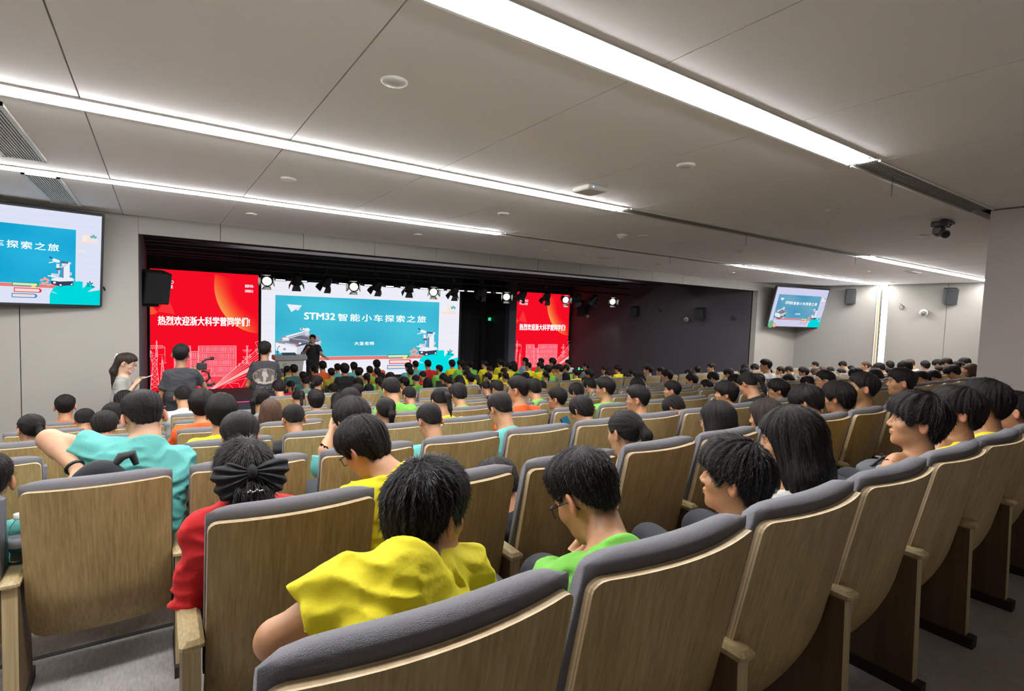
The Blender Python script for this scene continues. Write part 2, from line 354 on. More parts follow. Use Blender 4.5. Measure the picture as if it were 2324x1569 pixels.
def text_mesh(name, s, width, height, mt, parent, x, z, y=-.02, bold=.0, R=None, shear=0, spacing=1.0, depth=0.0):
    """letters as a flat mesh fitted into width x height, centred on x,z of the parent's face"""
    cu = bpy.data.curves.new(name, 'FONT'); cu.body = s; cu.size = 1; cu.shear = shear; cu.space_character = spacing; cu.resolution_u = 3
    cu.extrude = depth
    tmp = bpy.data.objects.new('t', cu); COL.objects.link(tmp)
    dg = bpy.context.evaluated_depsgraph_get(); me = bpy.data.meshes.new_from_object(tmp.evaluated_get(dg))
    bpy.data.objects.remove(tmp)
    if bold:      # heavier strokes : the same letters again, shifted by a stroke's part
        bmx = len(me.vertices); base = [tuple(v.co) for v in me.vertices]; fc_ = [tuple(p.vertices) for p in me.polygons]; vs, fs = [], []
        for q, (dx, dy) in enumerate(((0, 0), (bold, 0), (-bold, 0), (0, bold * .7), (0, -bold * .7))):
            fs += [tuple(i + len(vs) for i in f_) for f_ in fc_]; vs += [(v[0] + dx, v[1] + dy, v[2] + q * .0004) for v in base]
        me = bpy.data.meshes.new(name); me.from_pydata(vs, [], fs)
    n = len(me.vertices); co = np.zeros(n * 3); me.vertices.foreach_get('co', co); co = co.reshape(-1, 3)
    lo, hi = co.min(0), co.max(0); sx = width / (hi[0] - lo[0]); sy = height / (hi[1] - lo[1])
    out = np.stack([(co[:, 0] - (lo[0] + hi[0]) / 2) * sx + x, np.full(n, y) - co[:, 2], (co[:, 1] - (lo[1] + hi[1]) / 2) * sy + z], 1)
    me.vertices.foreach_set('co', out.ravel()); me.name = name; me.materials.clear(); me.materials.append(mt); me.update()
    return link(name, me, parent)
M_txt = emit('screen_letters', (1, 1, 1), 1.0, False)
M_txt2 = emit('screen_letters_soft', (1, .85, .95), .95, False)

def slide(W, H, parent, teal, white, wide):
    """the title slide with board, robots, plants and books"""
    A = Art(W, H); C = lambda *c: lin(*c)
    A.rect(0, 0, 1, 1, white)
    for k in range(12): A.line([(0, .07 + .08 * k), (1, .07 + .08 * k)], .004 * H, tuple(c * .93 for c in white))
    t0, t1 = teal
    # board as a grid of slightly varying blue
    n = 14; r = RNG.random((n + 1, 8)) * .12
    A.k += 1
    for i in range(n):
        for j in range(7):
            u0, u1 = .058 + .819 * i / n, .058 + .819 * (i + 1) / n; v0, v1 = .215 + .61 * j / 7, .215 + .61 * (j + 1) / 7
            def cc(a, b2):
                w = .5 + .5 * math.sin(a * .55 + b2 * .5) * math.cos(b2 * .7 - a * .2) + r[a, b2]
                return tuple(t0[q] * (1 - w * .6) + t1[q] * w * .6 for q in range(3))
            A.poly([(u0, v0), (u1, v0), (u1, v1), (u0, v1)], None, [cc(i, j), cc(i + 1, j), cc(i + 1, j + 1), cc(i, j + 1)], step=False)
    # paper plane
    A.poly([(.107, .739), (.173, .733), (.127, .664)], C(238, 240, 250)); A.poly([(.135, .70), (.173, .733), (.156, .678), (.142, .692)], C(225, 228, 245))
    # shelf far right
    A.rect(.892, .694, .988, .713, C(250, 222, 208)); A.rect(.908, .713, .926, .774, C(250, 236, 224)); A.rect(.926, .713, .942, .79, C(250, 226, 214)); A.rect(.947, .713, .976, .75, C(226, 232, 248))
    for a_ in (-1, 0, 1): A.ell(.961 + a_ * .009, .766 + (.012 if a_ == 0 else 0), .006, .016, C(110, 180, 160), a=-a_ * .7)
    A.ell(.905, .60, .018, .008, C(240, 234, 226))
    # ledge
    A.rect(.104, .176, .80, .212, C(226, 128, 120)); A.rect(.225, .210, .262, .226, C(245, 243, 246))
    # teal leaf heap right
    tq = C(0, 214, 218) if not wide else C(0, 222, 226)
    A.poly([(.758, .0), (.758, .10), (.765, .14), (.777, .185), (.80, .21), (.871, .262), (.90, .268), (.913, .262), (.913, .215), (.916, .19), (.935, .243), (.945, .25), (.977, .205), (.96, .19), (.937, .150), (.985, .172), (1, .18), (1, 0)], tq)
    A.poly([(.765, .145), (.775, .125), (.795, .118)], white)
    # books
    for (u0, u1, v0, v1, cv) in [(.592, .71, .186, .226, C(20, 175, 110)), (.60, .72, .120, .168, C(228, 50, 80)), (.59, .70, .062, .108, C(60, 140, 200))]:
        A.rect(u0, v0, u1 - .008, v1, cv); A.ell(u1 - .010, (v0 + v1) / 2, .012, (v1 - v0) / 2, cv, 12); A.rect(u0 + .004, v0 + .009, u1 - .014, v1 - .009, C(243, 226, 216)); A.ell(u1 - .015, (v0 + v1) / 2, .007, (v1 - v0) / 2 - .009, C(243, 226, 216), 12)
        A.line([(u0 + .01, (v0 + v1) / 2), (u1 - .02, (v0 + v1) / 2)], .004 * H, C(224, 200, 190))
    A.poly([(.676, .20), (.694, .20), (.694, .165), (.685, .178), (.676, .165)], C(240, 228, 120))
    # coral sprig, dark sprig
    for u, v, a_ in [(.722, .262, .4), (.735, .278, 1.5), (.748, .268, 2.4), (.728, .232, -.2), (.745, .24, 1.0), (.755, .215, .6)]: A.ell(u, v, .011, .011, C(244, 168, 150), 10, a_)
    for u, v, a_ in [(.947, .262, 1.57), (.938, .248, 2.4), (.956, .25, .8), (.94, .222, 2.9), (.962, .215, .3)]: A.ell(u, v, .009, .007, C(28, 110, 130), 10, a_)
    # left car robot
    wh, gy, dk, lg = C(236, 238, 246), C(150, 152, 168), C(52, 54, 66), C(206, 209, 222)
    A.poly([(.063, .30), (.12, .215), (.165, .185), (.205, .235), (.262, .34), (.25, .38), (.17, .46), (.068, .385)], C(60, 90, 110))
    A.poly([(.060, .365), (.075, .40), (.165, .455), (.245, .43), (.258, .385), (.165, .35), (.15, .32)], gy)
    A.poly([(.060, .362), (.060, .29), (.075, .262), (.150, .232), (.152, .318)], wh)
    A.poly([(.152, .318), (.150, .232), (.17, .22), (.20, .27), (.258, .32), (.260, .38), (.20, .345)], lg)
    A.poly([(.085, .375), (.155, .345), (.235, .395), (.16, .435)], C(108, 108, 124))
    A.line([(.10, .35), (.145, .33)], .01 * H, wh); A.line([(.13, .40), (.20, .38)], .008 * H, C(180, 182, 196))
    A.ell(.098, .295, .006, .012, gy); A.ell(.070, .27, .006, .006, C(20, 140, 170)); A.ell(.185, .247, .017, .034, dk); A.ell(.185, .247, .010, .02, gy); A.ell(.246, .30, .012, .026, dk)
    A.ell(.152, .345, .006, .009, C(230, 70, 70)); A.ell(.165, .352, .006, .01, wh)
    A.rect(.087, .375, .118, .415, lg); A.ell(.102, .415, .016, .014, gy); A.ell(.102, .40, .014, .012, wh)
    A.poly([(.10, .425), (.118, .40), (.195, .455), (.188, .48)], wh); A.line([(.112, .408), (.19, .462)], .01 * H, gy); A.rect(.186, .43, .205, .50, lg); A.ell(.196, .49, .012, .018, wh); A.ell(.175, .495, .012, .012, wh); A.ell(.172, .497, .004, .006, dk)
    A.rect(.070, .385, .088, .398, C(60, 190, 210))
    # right column robot
    A.poly([(.762, .262), (.765, .225), (.80, .208), (.862, .225), (.866, .272), (.80, .262)], C(58, 62, 92))
    A.poly([(.762, .265), (.768, .29), (.80, .305), (.86, .308), (.872, .285), (.864, .27), (.80, .258)], wh)
    A.rect(.763, .30, .80, .335, wh); A.poly([(.80, .295), (.80, .34), (.765, .345), (.763, .335)], lg); A.line([(.748, .315), (.765, .313)], .012 * H, wh)
    A.rect(.812, .30, .848, .458, wh); A.rect(.812, .30, .820, .43, C(120, 132, 170)); A.rect(.795, .34, .803, .41, lg); A.rect(.786, .40, .80, .45, wh); A.ell(.796, .395, .014, .012, C(88, 98, 135))
    A.rect(.826, .455, .853, .475, wh); A.line([(.79, .475), (.84, .468)], .022 * H, C(84, 104, 140)); A.poly([(.766, .49), (.775, .507), (.80, .49), (.805, .47), (.79, .462), (.772, .472)], wh)
    A.line([(.766, .505), (.755, .52)], .012 * H, C(60, 64, 84)); A.line([(.775, .47), (.752, .455)], .010 * H, wh); A.poly([(.80, .42), (.83, .45), (.835, .44), (.808, .41)], lg)
    A.ell(.806, .222, .010, .018, C(40, 40, 60)); A.ell(.806, .222, .006, .011, wh); A.ell(.858, .235, .009, .016, C(40, 40, 60)); A.ell(.858, .235, .005, .01, wh); A.rect(.772, .236, .784, .256, wh); A.ell(.852, .35, .006, .02, lg)
    if not wide:
        A.ell(.02, .06, .05, .10, C(110, 180, 140)); A.ell(.09, .04, .035, .06, C(240, 180, 155)); 
        for k in range(3): A.ell(.035 + .012 * k, .17 + .03 * k, .012, .008, C(60, 120, 130), 10, .6)
    A.build('screen_picture', parent)
    text_mesh('title_letters', 'STM32', .143 * W, .072 * H, M_txt, parent, (.252 - .5) * W, (.629 - .5) * H, y=-.07, bold=.03)
    text_mesh('title_letters', '智能小车探索之旅', .462 * W, .078 * H, M_txt, parent, (.566 - .5) * W, (.624 - .5) * H, y=-.07, bold=.015, spacing=1.25)
    text_mesh('name_letters', '大圣老师', .100 * W, .038 * H, M_txt, parent, (.467 - .5) * W, (.350 - .5) * H, y=-.07, bold=.02, spacing=1.1)

def red_slide(W, H, parent):
    A = Art(W, H); red = (.90, .004, .018); ln = (1.0, .42, .46)
    A.rect(0, 0, 1, 1, red)
    # orange planet rim : strips fading into the red
    cu, cv, RU, RV = 1.02, .90, .452, .412
    n, q = 26, 9
    A.k += 1
    for i in range(n):
        for j in range(q):
            P = []; Cc = []
            for (ii, jj) in ((i, j), (i + 1, j), (i + 1, j + 1), (i, j + 1)):
                a_ = math.radians(168 + 100 * ii / n); rr = 1 - .42 * jj / q
                P.append((cu + RU * rr * math.cos(a_), cv + RV * rr * math.sin(a_)))
                w = (1 - jj / q) ** 2.2 * math.sin(math.pi * min(1, max(0, (ii + 2) / (n + 3)))) ** 1.5
                Cc.append((.93, .004 + .36 * w, .018 + .06 * w))
            P = [(min(1, max(0, u)), min(.999, v)) for u, v in P]
            A.poly(P, None, Cc, step=False)
    A.poly([(0, .72), (.062, .656), (.05, .64), (0, .632)], (.95, .09, .03)); A.poly([(.062, .656), (.14, .78), (.19, .70), (.213, .636), (.10, .655)], (.95, .03, .035))
    # pylon left
    def truss(x0, x1, y0, y1, x2, x3, k):
        A.line([(x0, y0), (x2, y1)], .012, ln); A.line([(x1, y0), (x3, y1)], .012, ln)
        for i in range(k):
            f0, f1 = i / k, (i + 1) / k; l0, r0 = x0 + (x2 - x0) * f0, x1 + (x3 - x1) * f0; l1, r1 = x0 + (x2 - x0) * f1, x1 + (x3 - x1) * f1; v0, v1 = y0 + (y1 - y0) * f0, y0 + (y1 - y0) * f1
            A.line([(l0, v0), (r1, v1)], .008, ln); A.line([(r0, v0), (l1, v1)], .008, ln); A.line([(l1, v1), (r1, v1)], .008, ln)
    truss(-.0, .075, .03, .235, .02, .055, 5); truss(.02, .055, .235, .30, .0, .062, 2); truss(.045, .062, .29, .425, .052, .056, 3); truss(.0, .02, .30, .345, .0, .004, 1)
    A.line([(.0, .385), (.10, .385), (.125, .37), (.125, .30)], .010, ln); A.line([(.0, .36), (.12, .365)], .008, ln); A.line([(.125, .30), (.125, .24)], .006, ln)
    for k in range(6): A.line([(.018 * k, .362), (.018 * (k + .5), .384), (.018 * (k + 1), .362)], .006, ln)
    A.line([(0, .34), (.05, .31), (.12, .31)], .005, ln)
    truss(.085, .125, .08, .27, .098, .106, 5); A.line([(.075, .235), (.14, .245)], .01, ln); A.line([(.10, .27), (.10, .30)], .01, ln)
    # office blocks : grid of light windows
    def block(u0, v0, u1, v1, nu, nv, c=(1, .30, .38)):
        A.rect(u0, v0, u1, v1, (.93, .05, .08)); A.k += 1
        for i in range(nu):
            a0 = u0 + (u1 - u0) * (i + .2) / nu; a1 = u0 + (u1 - u0) * (i + .8) / nu
            for j in range(nv):
                b0 = v0 + (v1 - v0) * (j + .12) / nv; b1 = v0 + (v1 - v0) * (j + .84) / nv; w = .6 + .5 * RNG.random()
                A.poly([(a0, b0), (a1, b0), (a1, b1), (a0, b1)], (1, c[1] * w, c[2] * w), step=False)
        A.line([(u0, v0), (u0, v1), (u1, v1), (u1, v0)], .014, ln)
        for j in range(1, nv): A.line([(u0, v0 + (v1 - v0) * j / nv), (u1, v0 + (v1 - v0) * j / nv)], .012, ln)
    block(.205, .10, .35, .38, 8, 5); block(.35, .10, .42, .335, 4, 4); block(.42, .04, .777, .38, 22, 6)
    def bars(u0, u1, v1, n_):
        A.rect(u0, 0, u1, v1, red); A.line([(u0, v1), (u1, v1)], .014, ln)
        for i in range(n_ + 1): A.line([(u0 + (u1 - u0) * i / n_, 0), (u0 + (u1 - u0) * i / n_, v1)], .008, ln)
    bars(.43, .53, .19, 7); bars(.53, .64, .123, 8)
    # turbines, tree
    for u, v in ((.44, .14), (.475, .115)):
        A.line([(u, 0), (u, v)], .012, ln)
        for a_ in (.5, 2.6, 4.7): A.line([(u, v), (u + .055 * math.cos(a_), v + .045 * math.sin(a_))], .012, ln)
    A.poly([(.50, .0), (.545, .0), (.525, .10)], (.95, .1, .12)); A.line([(.50, .0), (.525, .10), (.545, 0), (.50, 0)], .008, ln)
    # train / hull shape with long light rays
    A.poly([(.52, -.0), (1, .35), (1, 0)], red)
    for k in range(9):
        A.line([(.52, 0), (1.0, .36 - .024 * k)], .012 if k % 2 == 0 else .006, ln if k % 3 else (1, .7, .7))
    A.poly([(.60, .04), (1, .235), (1, .195), (.63, .045)], (1, .5, .5))
    for P in ([(.70, .06), (.88, .10), (.82, 0)], [(.70, .06), (.76, 0)], [(.88, .10), (1, .15)], [(.88, .10), (.94, 0), (1, .14)], [(.62, 0), (.66, .03), (.70, .06)], [(.70, .06), (.80, .055), (.82, 0)]): A.line(P, .009, ln)
    for k in range(4): A.rect(.80 + .035 * k, .205 + .025 * k, .812 + .035 * k, .228 + .026 * k, (1, .35, .38))
    # insulator pylon at right
    A.line([(.884, .22), (.884, .38)], .05, (1, .25, .3)); A.line([(.87, .38), (.90, .38)], .01, ln)
    for v in (.345, .285, .235):
        A.line([(.84, v), (.93, v)], .010, ln); A.line([(.84, v), (.86, v - .02), (.884, v + .012), (.905, v - .02), (.93, v)], .008, ln)
    for v in (.41, .35): A.line([(.965, v), (1, v + .012)], .01, ln); A.line([(.965, v), (.985, v - .04), (1, v - .03)], .008, ln)
    A.build('screen_picture', parent)
    text_mesh('welcome_letters', '热烈欢迎浙大科学营同学们!', .845 * W, .078 * H, M_txt, parent, (.487 - .5) * W, (.588 - .5) * H, y=-.09, bold=.032)
    text_mesh('stock_letters', '股票代码:', .085 * W, .026 * H, M_txt2, parent, (.902 - .5) * W, (.899 - .5) * H, y=-.09, bold=.03)
    text_mesh('stock_letters', '300853', .082 * W, .024 * H, M_txt2, parent, (.900 - .5) * W, (.856 - .5) * H, y=-.09, bold=.03)
    text_mesh('logo_letters', 'SHENHAO', .155 * W, .028 * H, M_txt2, parent, (.125 - .5) * W, (.899 - .5) * H, y=-.09, bold=.03)
    text_mesh('logo_letters', '申昊科技', .145 * W, .030 * H, M_txt2, parent, (.125 - .5) * W, (.862 - .5) * H, y=-.09, bold=.02)

def led_wall(name, label, x0, x1, z0, z1, kind):
    W, H = x1 - x0, z1 - z0
    t = thing(name, label, 'screen', ((x0 + x1) / 2, 18.0, (z0 + z1) / 2))
    m = MB(); m.box((0, .06, 0), (W + .06, .1, H + .06)); m.build('cabinet', M_dark, t)
    if kind == 'red': red_slide(W, H, t)
    else: slide(W, H, t, (lin(52, 172, 200), lin(78, 205, 228)), lin(236, 236, 246), True)
led_wall('led_wall', 'tall red LED wall at left with white Chinese welcome words', -.13, 2.64, -1.15, 2.36, 'red')
led_wall('led_wall', 'wide LED wall showing a blue board with robots, in the middle of the stage', 2.72, 9.66, -.88, 2.34, 'slide')
led_wall('led_wall', 'tall red LED wall at right beside the dark side wall', 12.24, 15.14, -1.15, 2.36, 'red')

def television(label, c, yaw, tilt, tealc, whitec):
    t = thing('television', label, 'television', c, (0, 0, yaw)); t.rotation_mode = 'XYZ'
    t.rotation_euler = (tilt, 0, yaw)
    m = MB(); m.box((0, .035, 0), (2.2, .07, 1.27), bev=.01); m.build('casing', mat('tv_casing', lin(44, 45, 49), .35), t)
    m = MB(); m.box((0, .10, 0), (.9, .08, .5), bev=.02); m.cyl((0, .1, .1), (0, .28, .35), .03, seg=10); m.build('mount', M_dark, t)
    h = bpy.data.objects.new('display', None)
    d = thing('display', None, None); d.parent = t; d.location = (0, -.003, 0); bpy.data.objects.remove(h)
    slide(2.14, 1.205, d, tealc, whitec, False)
    m = MB(); m.cyl((1.11, .02, -.35), (1.13, .03, -.4), .012, seg=8); m.build('cable', M_dark, t)
    return t
television('large wall television at the left edge, tilted down over the grey wall', (-1.66, 8.855, 1.957), .198, .237, (lin(14, 160, 205), lin(50, 190, 232)), lin(220, 226, 244))
television('wall television hung in the right corner, showing the robot slide', (16.505, 8.672, 1.936), -.226, .239, (lin(70, 150, 190), lin(130, 178, 196)), lin(206, 208, 236))
# ================================================================ auditorium chairs
def wood(name, c1, c2, rough=.45, sc=1.0):
    m = bpy.data.materials.new(name); m.use_nodes = True; nt = m.node_tree; p = nt.nodes['Principled BSDF']
    tc = nt.nodes.new('ShaderNodeTexCoord'); oi = nt.nodes.new('ShaderNodeObjectInfo'); mp = nt.nodes.new('ShaderNodeMapping')
    mul = nt.nodes.new('ShaderNodeMath'); mul.operation = 'MULTIPLY'; mul.inputs[1].default_value = 40
    nt.links.new(oi.outputs['Random'], mul.inputs[0])
    cb = nt.nodes.new('ShaderNodeCombineXYZ'); nt.links.new(mul.outputs[0], cb.inputs[0]); nt.links.new(mul.outputs[0], cb.inputs[2])
    nt.links.new(cb.outputs[0], mp.inputs['Location']); nt.links.new(tc.outputs['Object'], mp.inputs['Vector']); mp.inputs['Scale'].default_value = (110 * sc, 40 * sc, 2.2 * sc)
    n = nt.nodes.new('ShaderNodeTexNoise'); n.inputs['Scale'].default_value = 1.0; n.inputs['Detail'].default_value = 6; n.inputs['Roughness'].default_value = .65
    nt.links.new(mp.outputs[0], n.inputs['Vector'])
    mp2 = nt.nodes.new('ShaderNodeMapping'); mp2.inputs['Scale'].default_value = (9, 9, .8); nt.links.new(cb.outputs[0], mp2.inputs['Location']); nt.links.new(tc.outputs['Object'], mp2.inputs['Vector'])
    n2 = nt.nodes.new('ShaderNodeTexNoise'); n2.inputs['Scale'].default_value = 1.0; n2.inputs['Detail'].default_value = 2; nt.links.new(mp2.outputs[0], n2.inputs['Vector'])
    ad = nt.nodes.new('ShaderNodeMath'); ad.operation = 'MULTIPLY_ADD'; ad.inputs[1].default_value = .45; nt.links.new(n2.outputs['Fac'], ad.inputs[0]); nt.links.new(n.outputs['Fac'], ad.inputs[2])
    cr = nt.nodes.new('ShaderNodeValToRGB'); cr.color_ramp.elements[0].position = .5; cr.color_ramp.elements[1].position = .92
    cr.color_ramp.elements[0].color = (*c1, 1); cr.color_ramp.elements[1].color = (*c2, 1)
    nt.links.new(ad.outputs[0], cr.inputs[0]); nt.links.new(cr.outputs[0], p.inputs['Base Color'])
    p.inputs['Roughness'].default_value = rough; p.inputs['Specular IOR Level'].default_value = .35
    bp = nt.nodes.new('ShaderNodeBump'); bp.inputs['Strength'].default_value = .12; bp.inputs['Distance'].default_value = .003
    nt.links.new(n.outputs['Fac'], bp.inputs['Height']); nt.links.new(bp.outputs[0], p.inputs['Normal'])
    return m
M_veneer = wood('oak_veneer', lin(138, 117, 72), lin(181, 156, 108))
M_ply1 = wood('plywood_edge_light', lin(188, 166, 132), lin(216, 198, 166), .55, .4)
M_ply2 = wood('plywood_edge_tan', lin(158, 130, 94), lin(190, 162, 124), .6, .4)
M_arm = wood('armrest_oak', lin(158, 138, 98), lin(196, 176, 134), .4)
M_fab = mat('grey_fabric', lin(109, 108, 112), .95, var=.28, vscale=420, bump=.5, bscale=500)
M_bolt = mat('bolt_steel', lin(170, 160, 145), .35, 1)
M_base = mat('pedestal_dark', lin(40, 33, 28), .6)

CW = .25  # half width of a back
def side(z):       # rear face y at height z : leans back towards the top, curls forward at the foot
    y = (.955 - z) * .20
    if z < .50: y += (.50 - z) ** 2 * 1.25
    return y
def sag(x): return -.040 * (1 - (x / CW) ** 2)     # hollow towards the sitter
def panel_grid(nx, zs, hw, off, yoff=0):
    P = []
    for z, ins in zs:
        for i in range(nx + 1):
            x = -1 + 2 * i / nx; x = x * (hw - ins); P.append((x, side(z) + sag(x) + off + yoff, z))
    return P
def make_panel():
    zt, zb, r = .955, .265, .028
    zs = [(zt - r * (1 - math.sin(a)), r * (1 - math.cos(a))) for a in [math.pi / 2 * q / 4 for q in range(4, -1, -1)]]
    # at the top a=90deg -> full inset
    zs = [(zt - r + r * math.sin(a), r - r * math.cos(a)) for a in [math.radians(d) for d in (90, 65, 45, 22, 0)]]
    zs += [(z, 0) for z in np.linspace(zt - r - .03, .52, 5)] + [(z, 0) for z in np.linspace(.49, zb + .05, 6)] + [(zb + .02, .012), (zb, .045)]
    nx = 12; nl = 5; th = .024; m = MB(); rows = len(zs); n1 = nx + 1
    layers = [panel_grid(nx, zs, CW, th * k / nl) for k in range(nl + 1)]
    idx = lambda k, r_, i: k * rows * n1 + r_ * n1 + i
    vs = [p for L in layers for p in L]
    f0 = [(idx(0, r_, i), idx(0, r_ + 1, i), idx(0, r_ + 1, i + 1), idx(0, r_, i + 1)) for r_ in range(rows - 1) for i in range(nx)]
    f1 = [(idx(nl, r_, i), idx(nl, r_, i + 1), idx(nl, r_ + 1, i + 1), idx(nl, r_ + 1, i)) for r_ in range(rows - 1) for i in range(nx)]
    m.add(vs, f0 + f1, 0, True)
    border = [(0, i) for i in range(nx + 1)] + [(r_, nx) for r_ in range(1, rows)] + [(rows - 1, i) for i in range(nx - 1, -1, -1)] + [(r_, 0) for r_ in range(rows - 2, 0, -1)]
    for k in range(nl):
        fs = []
        for q in range(len(border)):
            a_, b_ = border[q], border[(q + 1) % len(border)]
            fs.append((idx(k, *a_), idx(k, *b_), idx(k + 1, *b_), idx(k + 1, *a_)))
        m.add(vs, fs, 1 if k % 2 == 0 else 2)
    return m.mesh('back_panel', [M_veneer, M_ply1, M_ply2])
def make_cushion():
    # closed loft : profile across depth for each station along the width
    nx, na = 16, 14; vs = []
    for i in range(nx + 1):
        u = -1 + 2 * i / nx; e = 1 - abs(u) ** 10 * .55; x = u * (CW + .004)
        th = .085 * e + .012 * (1 - u * u); top = .992 - .018 * abs(u) ** 6
        prof = [(.024, .42), (.024, .60), (.024, .80), (.024, .935), (.025, .955), (.030, .978)]
        prof += [(.022 + th * .35, top), (.022 + th * .7, top - .006), (.022 + th * .93, top - .03), (.022 + th, top - .07), (.022 + th * 1.05, .80), (.022 + th * 1.15, .60), (.022 + th * 1.15, .47), (.022 + th * .8, .42)]
        for y, z in prof: vs.append((x, side(z) + sag(x) + y, z))
    na = 14; fs = [(i * na + k, (i + 1) * na + k, (i + 1) * na + (k + 1) % na, i * na + (k + 1) % na) for i in range(nx) for k in range(na)]
    fs += [tuple(range(na)), tuple(nx * na + k for k in range(na - 1, -1, -1))]
    m = MB(); m.add(vs, fs, 0, True); return m.mesh('back_cushion', M_fab)
me_panel, me_cushion = make_panel(), make_cushion()
for me_ in (me_panel, me_cushion):
    for v_ in me_.vertices: v_.co.z -= .026
m = MB(); m.box((0, .40, .455), (.49, .42, .08), bev=.03); me_seat = m.mesh('seat_cushion', M_fab)
m = MB(); m.box((0, .39, .405), (.47, .40, .018)); me_under = m.mesh('seat_board', M_veneer)
m = MB(); m.box((0, .215, .66), (.49, .08, .44), R=rot('X', -.12), bev=.03); me_seat_up = m.mesh('seat_cushion', M_fab)
m = MB(); m.box((0, .265, .65), (.47, .018, .40), R=rot('X', -.12)); me_under_up = m.mesh('seat_board', M_veneer)
def pedestal(x):
    m = MB(); prof = [(.035, .545), (.25, .545), (.30, .05), (.02, .05)]
    vs = [(x - .024, y, z) for y, z in prof] + [(x + .024, y, z) for y, z in prof]
    m.add(vs, [(3, 2, 1, 0), (4, 5, 6, 7)], 1); m.add(vs, [(0, 1, 5, 4), (1, 2, 6, 5), (2, 3, 7, 6), (3, 0, 4, 7)])
    return m
me_ped = pedestal(0).mesh('side_panel', [M_arm, wood('side_panel_dark', lin(84, 66, 44), lin(108, 86, 60))])
m = MB(); m.box((0, .16, .025), (.056, .34, .05)); me_plinth = m.mesh('plinth', M_base)
m = MB(); m.box((0, .215, .56), (.066, .40, .035), bev=.012); me_arm = m.mesh('armrest', M_arm)
m = MB(); m.lathe([(.0085, 0), (.0085, .002), (.005, .004), (.005, .001)], (0, 0, 0), 10, R=rot('X', math.pi / 2)); me_bolt = m.mesh('bolt', M_bolt)
PITCH = [.595, .578, .572, .575, .575, .575, .575, .575]
FIRST = [.065, .045, .055, .06, .06, .06, .06, 1.68]       # right edge of seat 0 in each row
ORD = ['first', 'second', 'third', 'fourth', 'fifth', 'sixth', 'seventh', 'eighth']
ROWN = ['back row', 'second row from the back', 'third row from the back', 'fourth row from the back', 'fifth row from the back', 'sixth row from the back', 'seventh row from the back', 'row at cross aisle']
def nth(n):
    w = ['leftmost', 'second', 'third', 'fourth', 'fifth', 'sixth', 'seventh', 'eighth', 'ninth', 'tenth', 'eleventh', 'twelfth', 'thirteenth', 'fourteenth', 'fifteenth', 'sixteenth', 'seventeenth', 'eighteenth', 'nineteenth', 'twentieth']
    return w[n] if n < 20 else 'twenty-' + w[n - 20].replace('leftmost', 'first') if n < 30 else 'thirty-' + w[n - 30].replace('leftmost', 'first')
def seat_x(k, i): return FIRST[k] + PITCH[k] * i - .25    # centre of seat i
RANGE = [(1, 11), (1, 11), (-3, 28), (-3, 28), (-3, 28), (-2, 28), (-1, 28), (0, 26)]
CHAIR = {}
OCC = set()      # filled from the list of people below
def make_chair(k, i, empty):
    o = thing('auditorium_chair', 'x', 'chair', (seat_x(k, i), YROW[k], FLOOR[k]), group='auditorium chairs, ' + ROWN[k])
    for q_ in (link('back_panel', me_panel, o), link('back_cushion', me_cushion, o)):
        if k == 0: q_.scale = (1.09, 1, 1); q_.location = (-.020, 0, 0)
    link('seat', me_seat_up if empty else me_seat, o); link('seat_board', me_under_up if empty else me_under, o)
    hx = PITCH[k] / 2
    p = link('side_panel', me_ped, o, loc=(-hx, 0, 0)); link('armrest', me_arm, o, loc=(-hx, 0, 0)); link('plinth', me_plinth, o, loc=(-hx, 0, 0))
    if i == RANGE[k][1] - 1:
        link('side_panel', me_ped, o, loc=(hx, 0, 0)); link('armrest', me_arm, o, loc=(hx, 0, 0)); link('plinth', me_plinth, o, loc=(hx, 0, 0))
    if k <= 3:
        for bx, bz in ((-.19, .52), (-.19, .38), (.19, .50), (.19, .38)): link('bolt', me_bolt, o, loc=(bx, side(bz) + sag(bx) - .0005, bz))
    return o
# ================================================================ people : smooth surfaces from rounded volumes
f32 = np.float32
def smin(a, b, k):
    h = np.maximum(k - np.abs(a - b), 0) / k
    return np.minimum(a, b) - h * h * k * .25
def smax(a, b, k): return -smin(-a, -b, k)
def cap_(P, a, b, ra, rb):
    a = np.array(a, f32); b = np.array(b, f32); ab = b - a; t = np.clip(((P - a) @ ab) / (ab @ ab + 1e-9), 0, 1)
    return np.linalg.norm(P - a - t[:, None] * ab, axis=1) - (ra + (rb - ra) * t)
def ell_(P, c, r, R=None):
    q = P - np.array(c, f32)
    if R is not None: q = q @ np.array(R, f32)
    r = np.array(r, f32); k0 = np.linalg.norm(q / r, axis=1); k1 = np.linalg.norm(q / (r * r), axis=1)
    return k0 * (k0 - 1) / (k1 + 1e-9)
_tab = np.random.default_rng(3).random(4096).astype(f32)
def vnoise(P):
    i = np.floor(P).astype(np.int64); f = P - i; f = f * f * (3 - 2 * f)
    def h(dx, dy, dz): return _tab[((i[:, 0] + dx) * 73856093 ^ (i[:, 1] + dy) * 19349663 ^ (i[:, 2] + dz) * 83492791) & 4095]
    fx, fy, fz = f[:, 0], f[:, 1], f[:, 2]
    a = (h(0, 0, 0) * (1 - fx) + h(1, 0, 0) * fx) * (1 - fy) + (h(0, 1, 0) * (1 - fx) + h(1, 1, 0) * fx) * fy
    b = (h(0, 0, 1) * (1 - fx) + h(1, 0, 1) * fx) * (1 - fy) + (h(0, 1, 1) * (1 - fx) + h(1, 1, 1) * fx) * fy
    return (a * (1 - fz) + b * fz) * 2 - 1

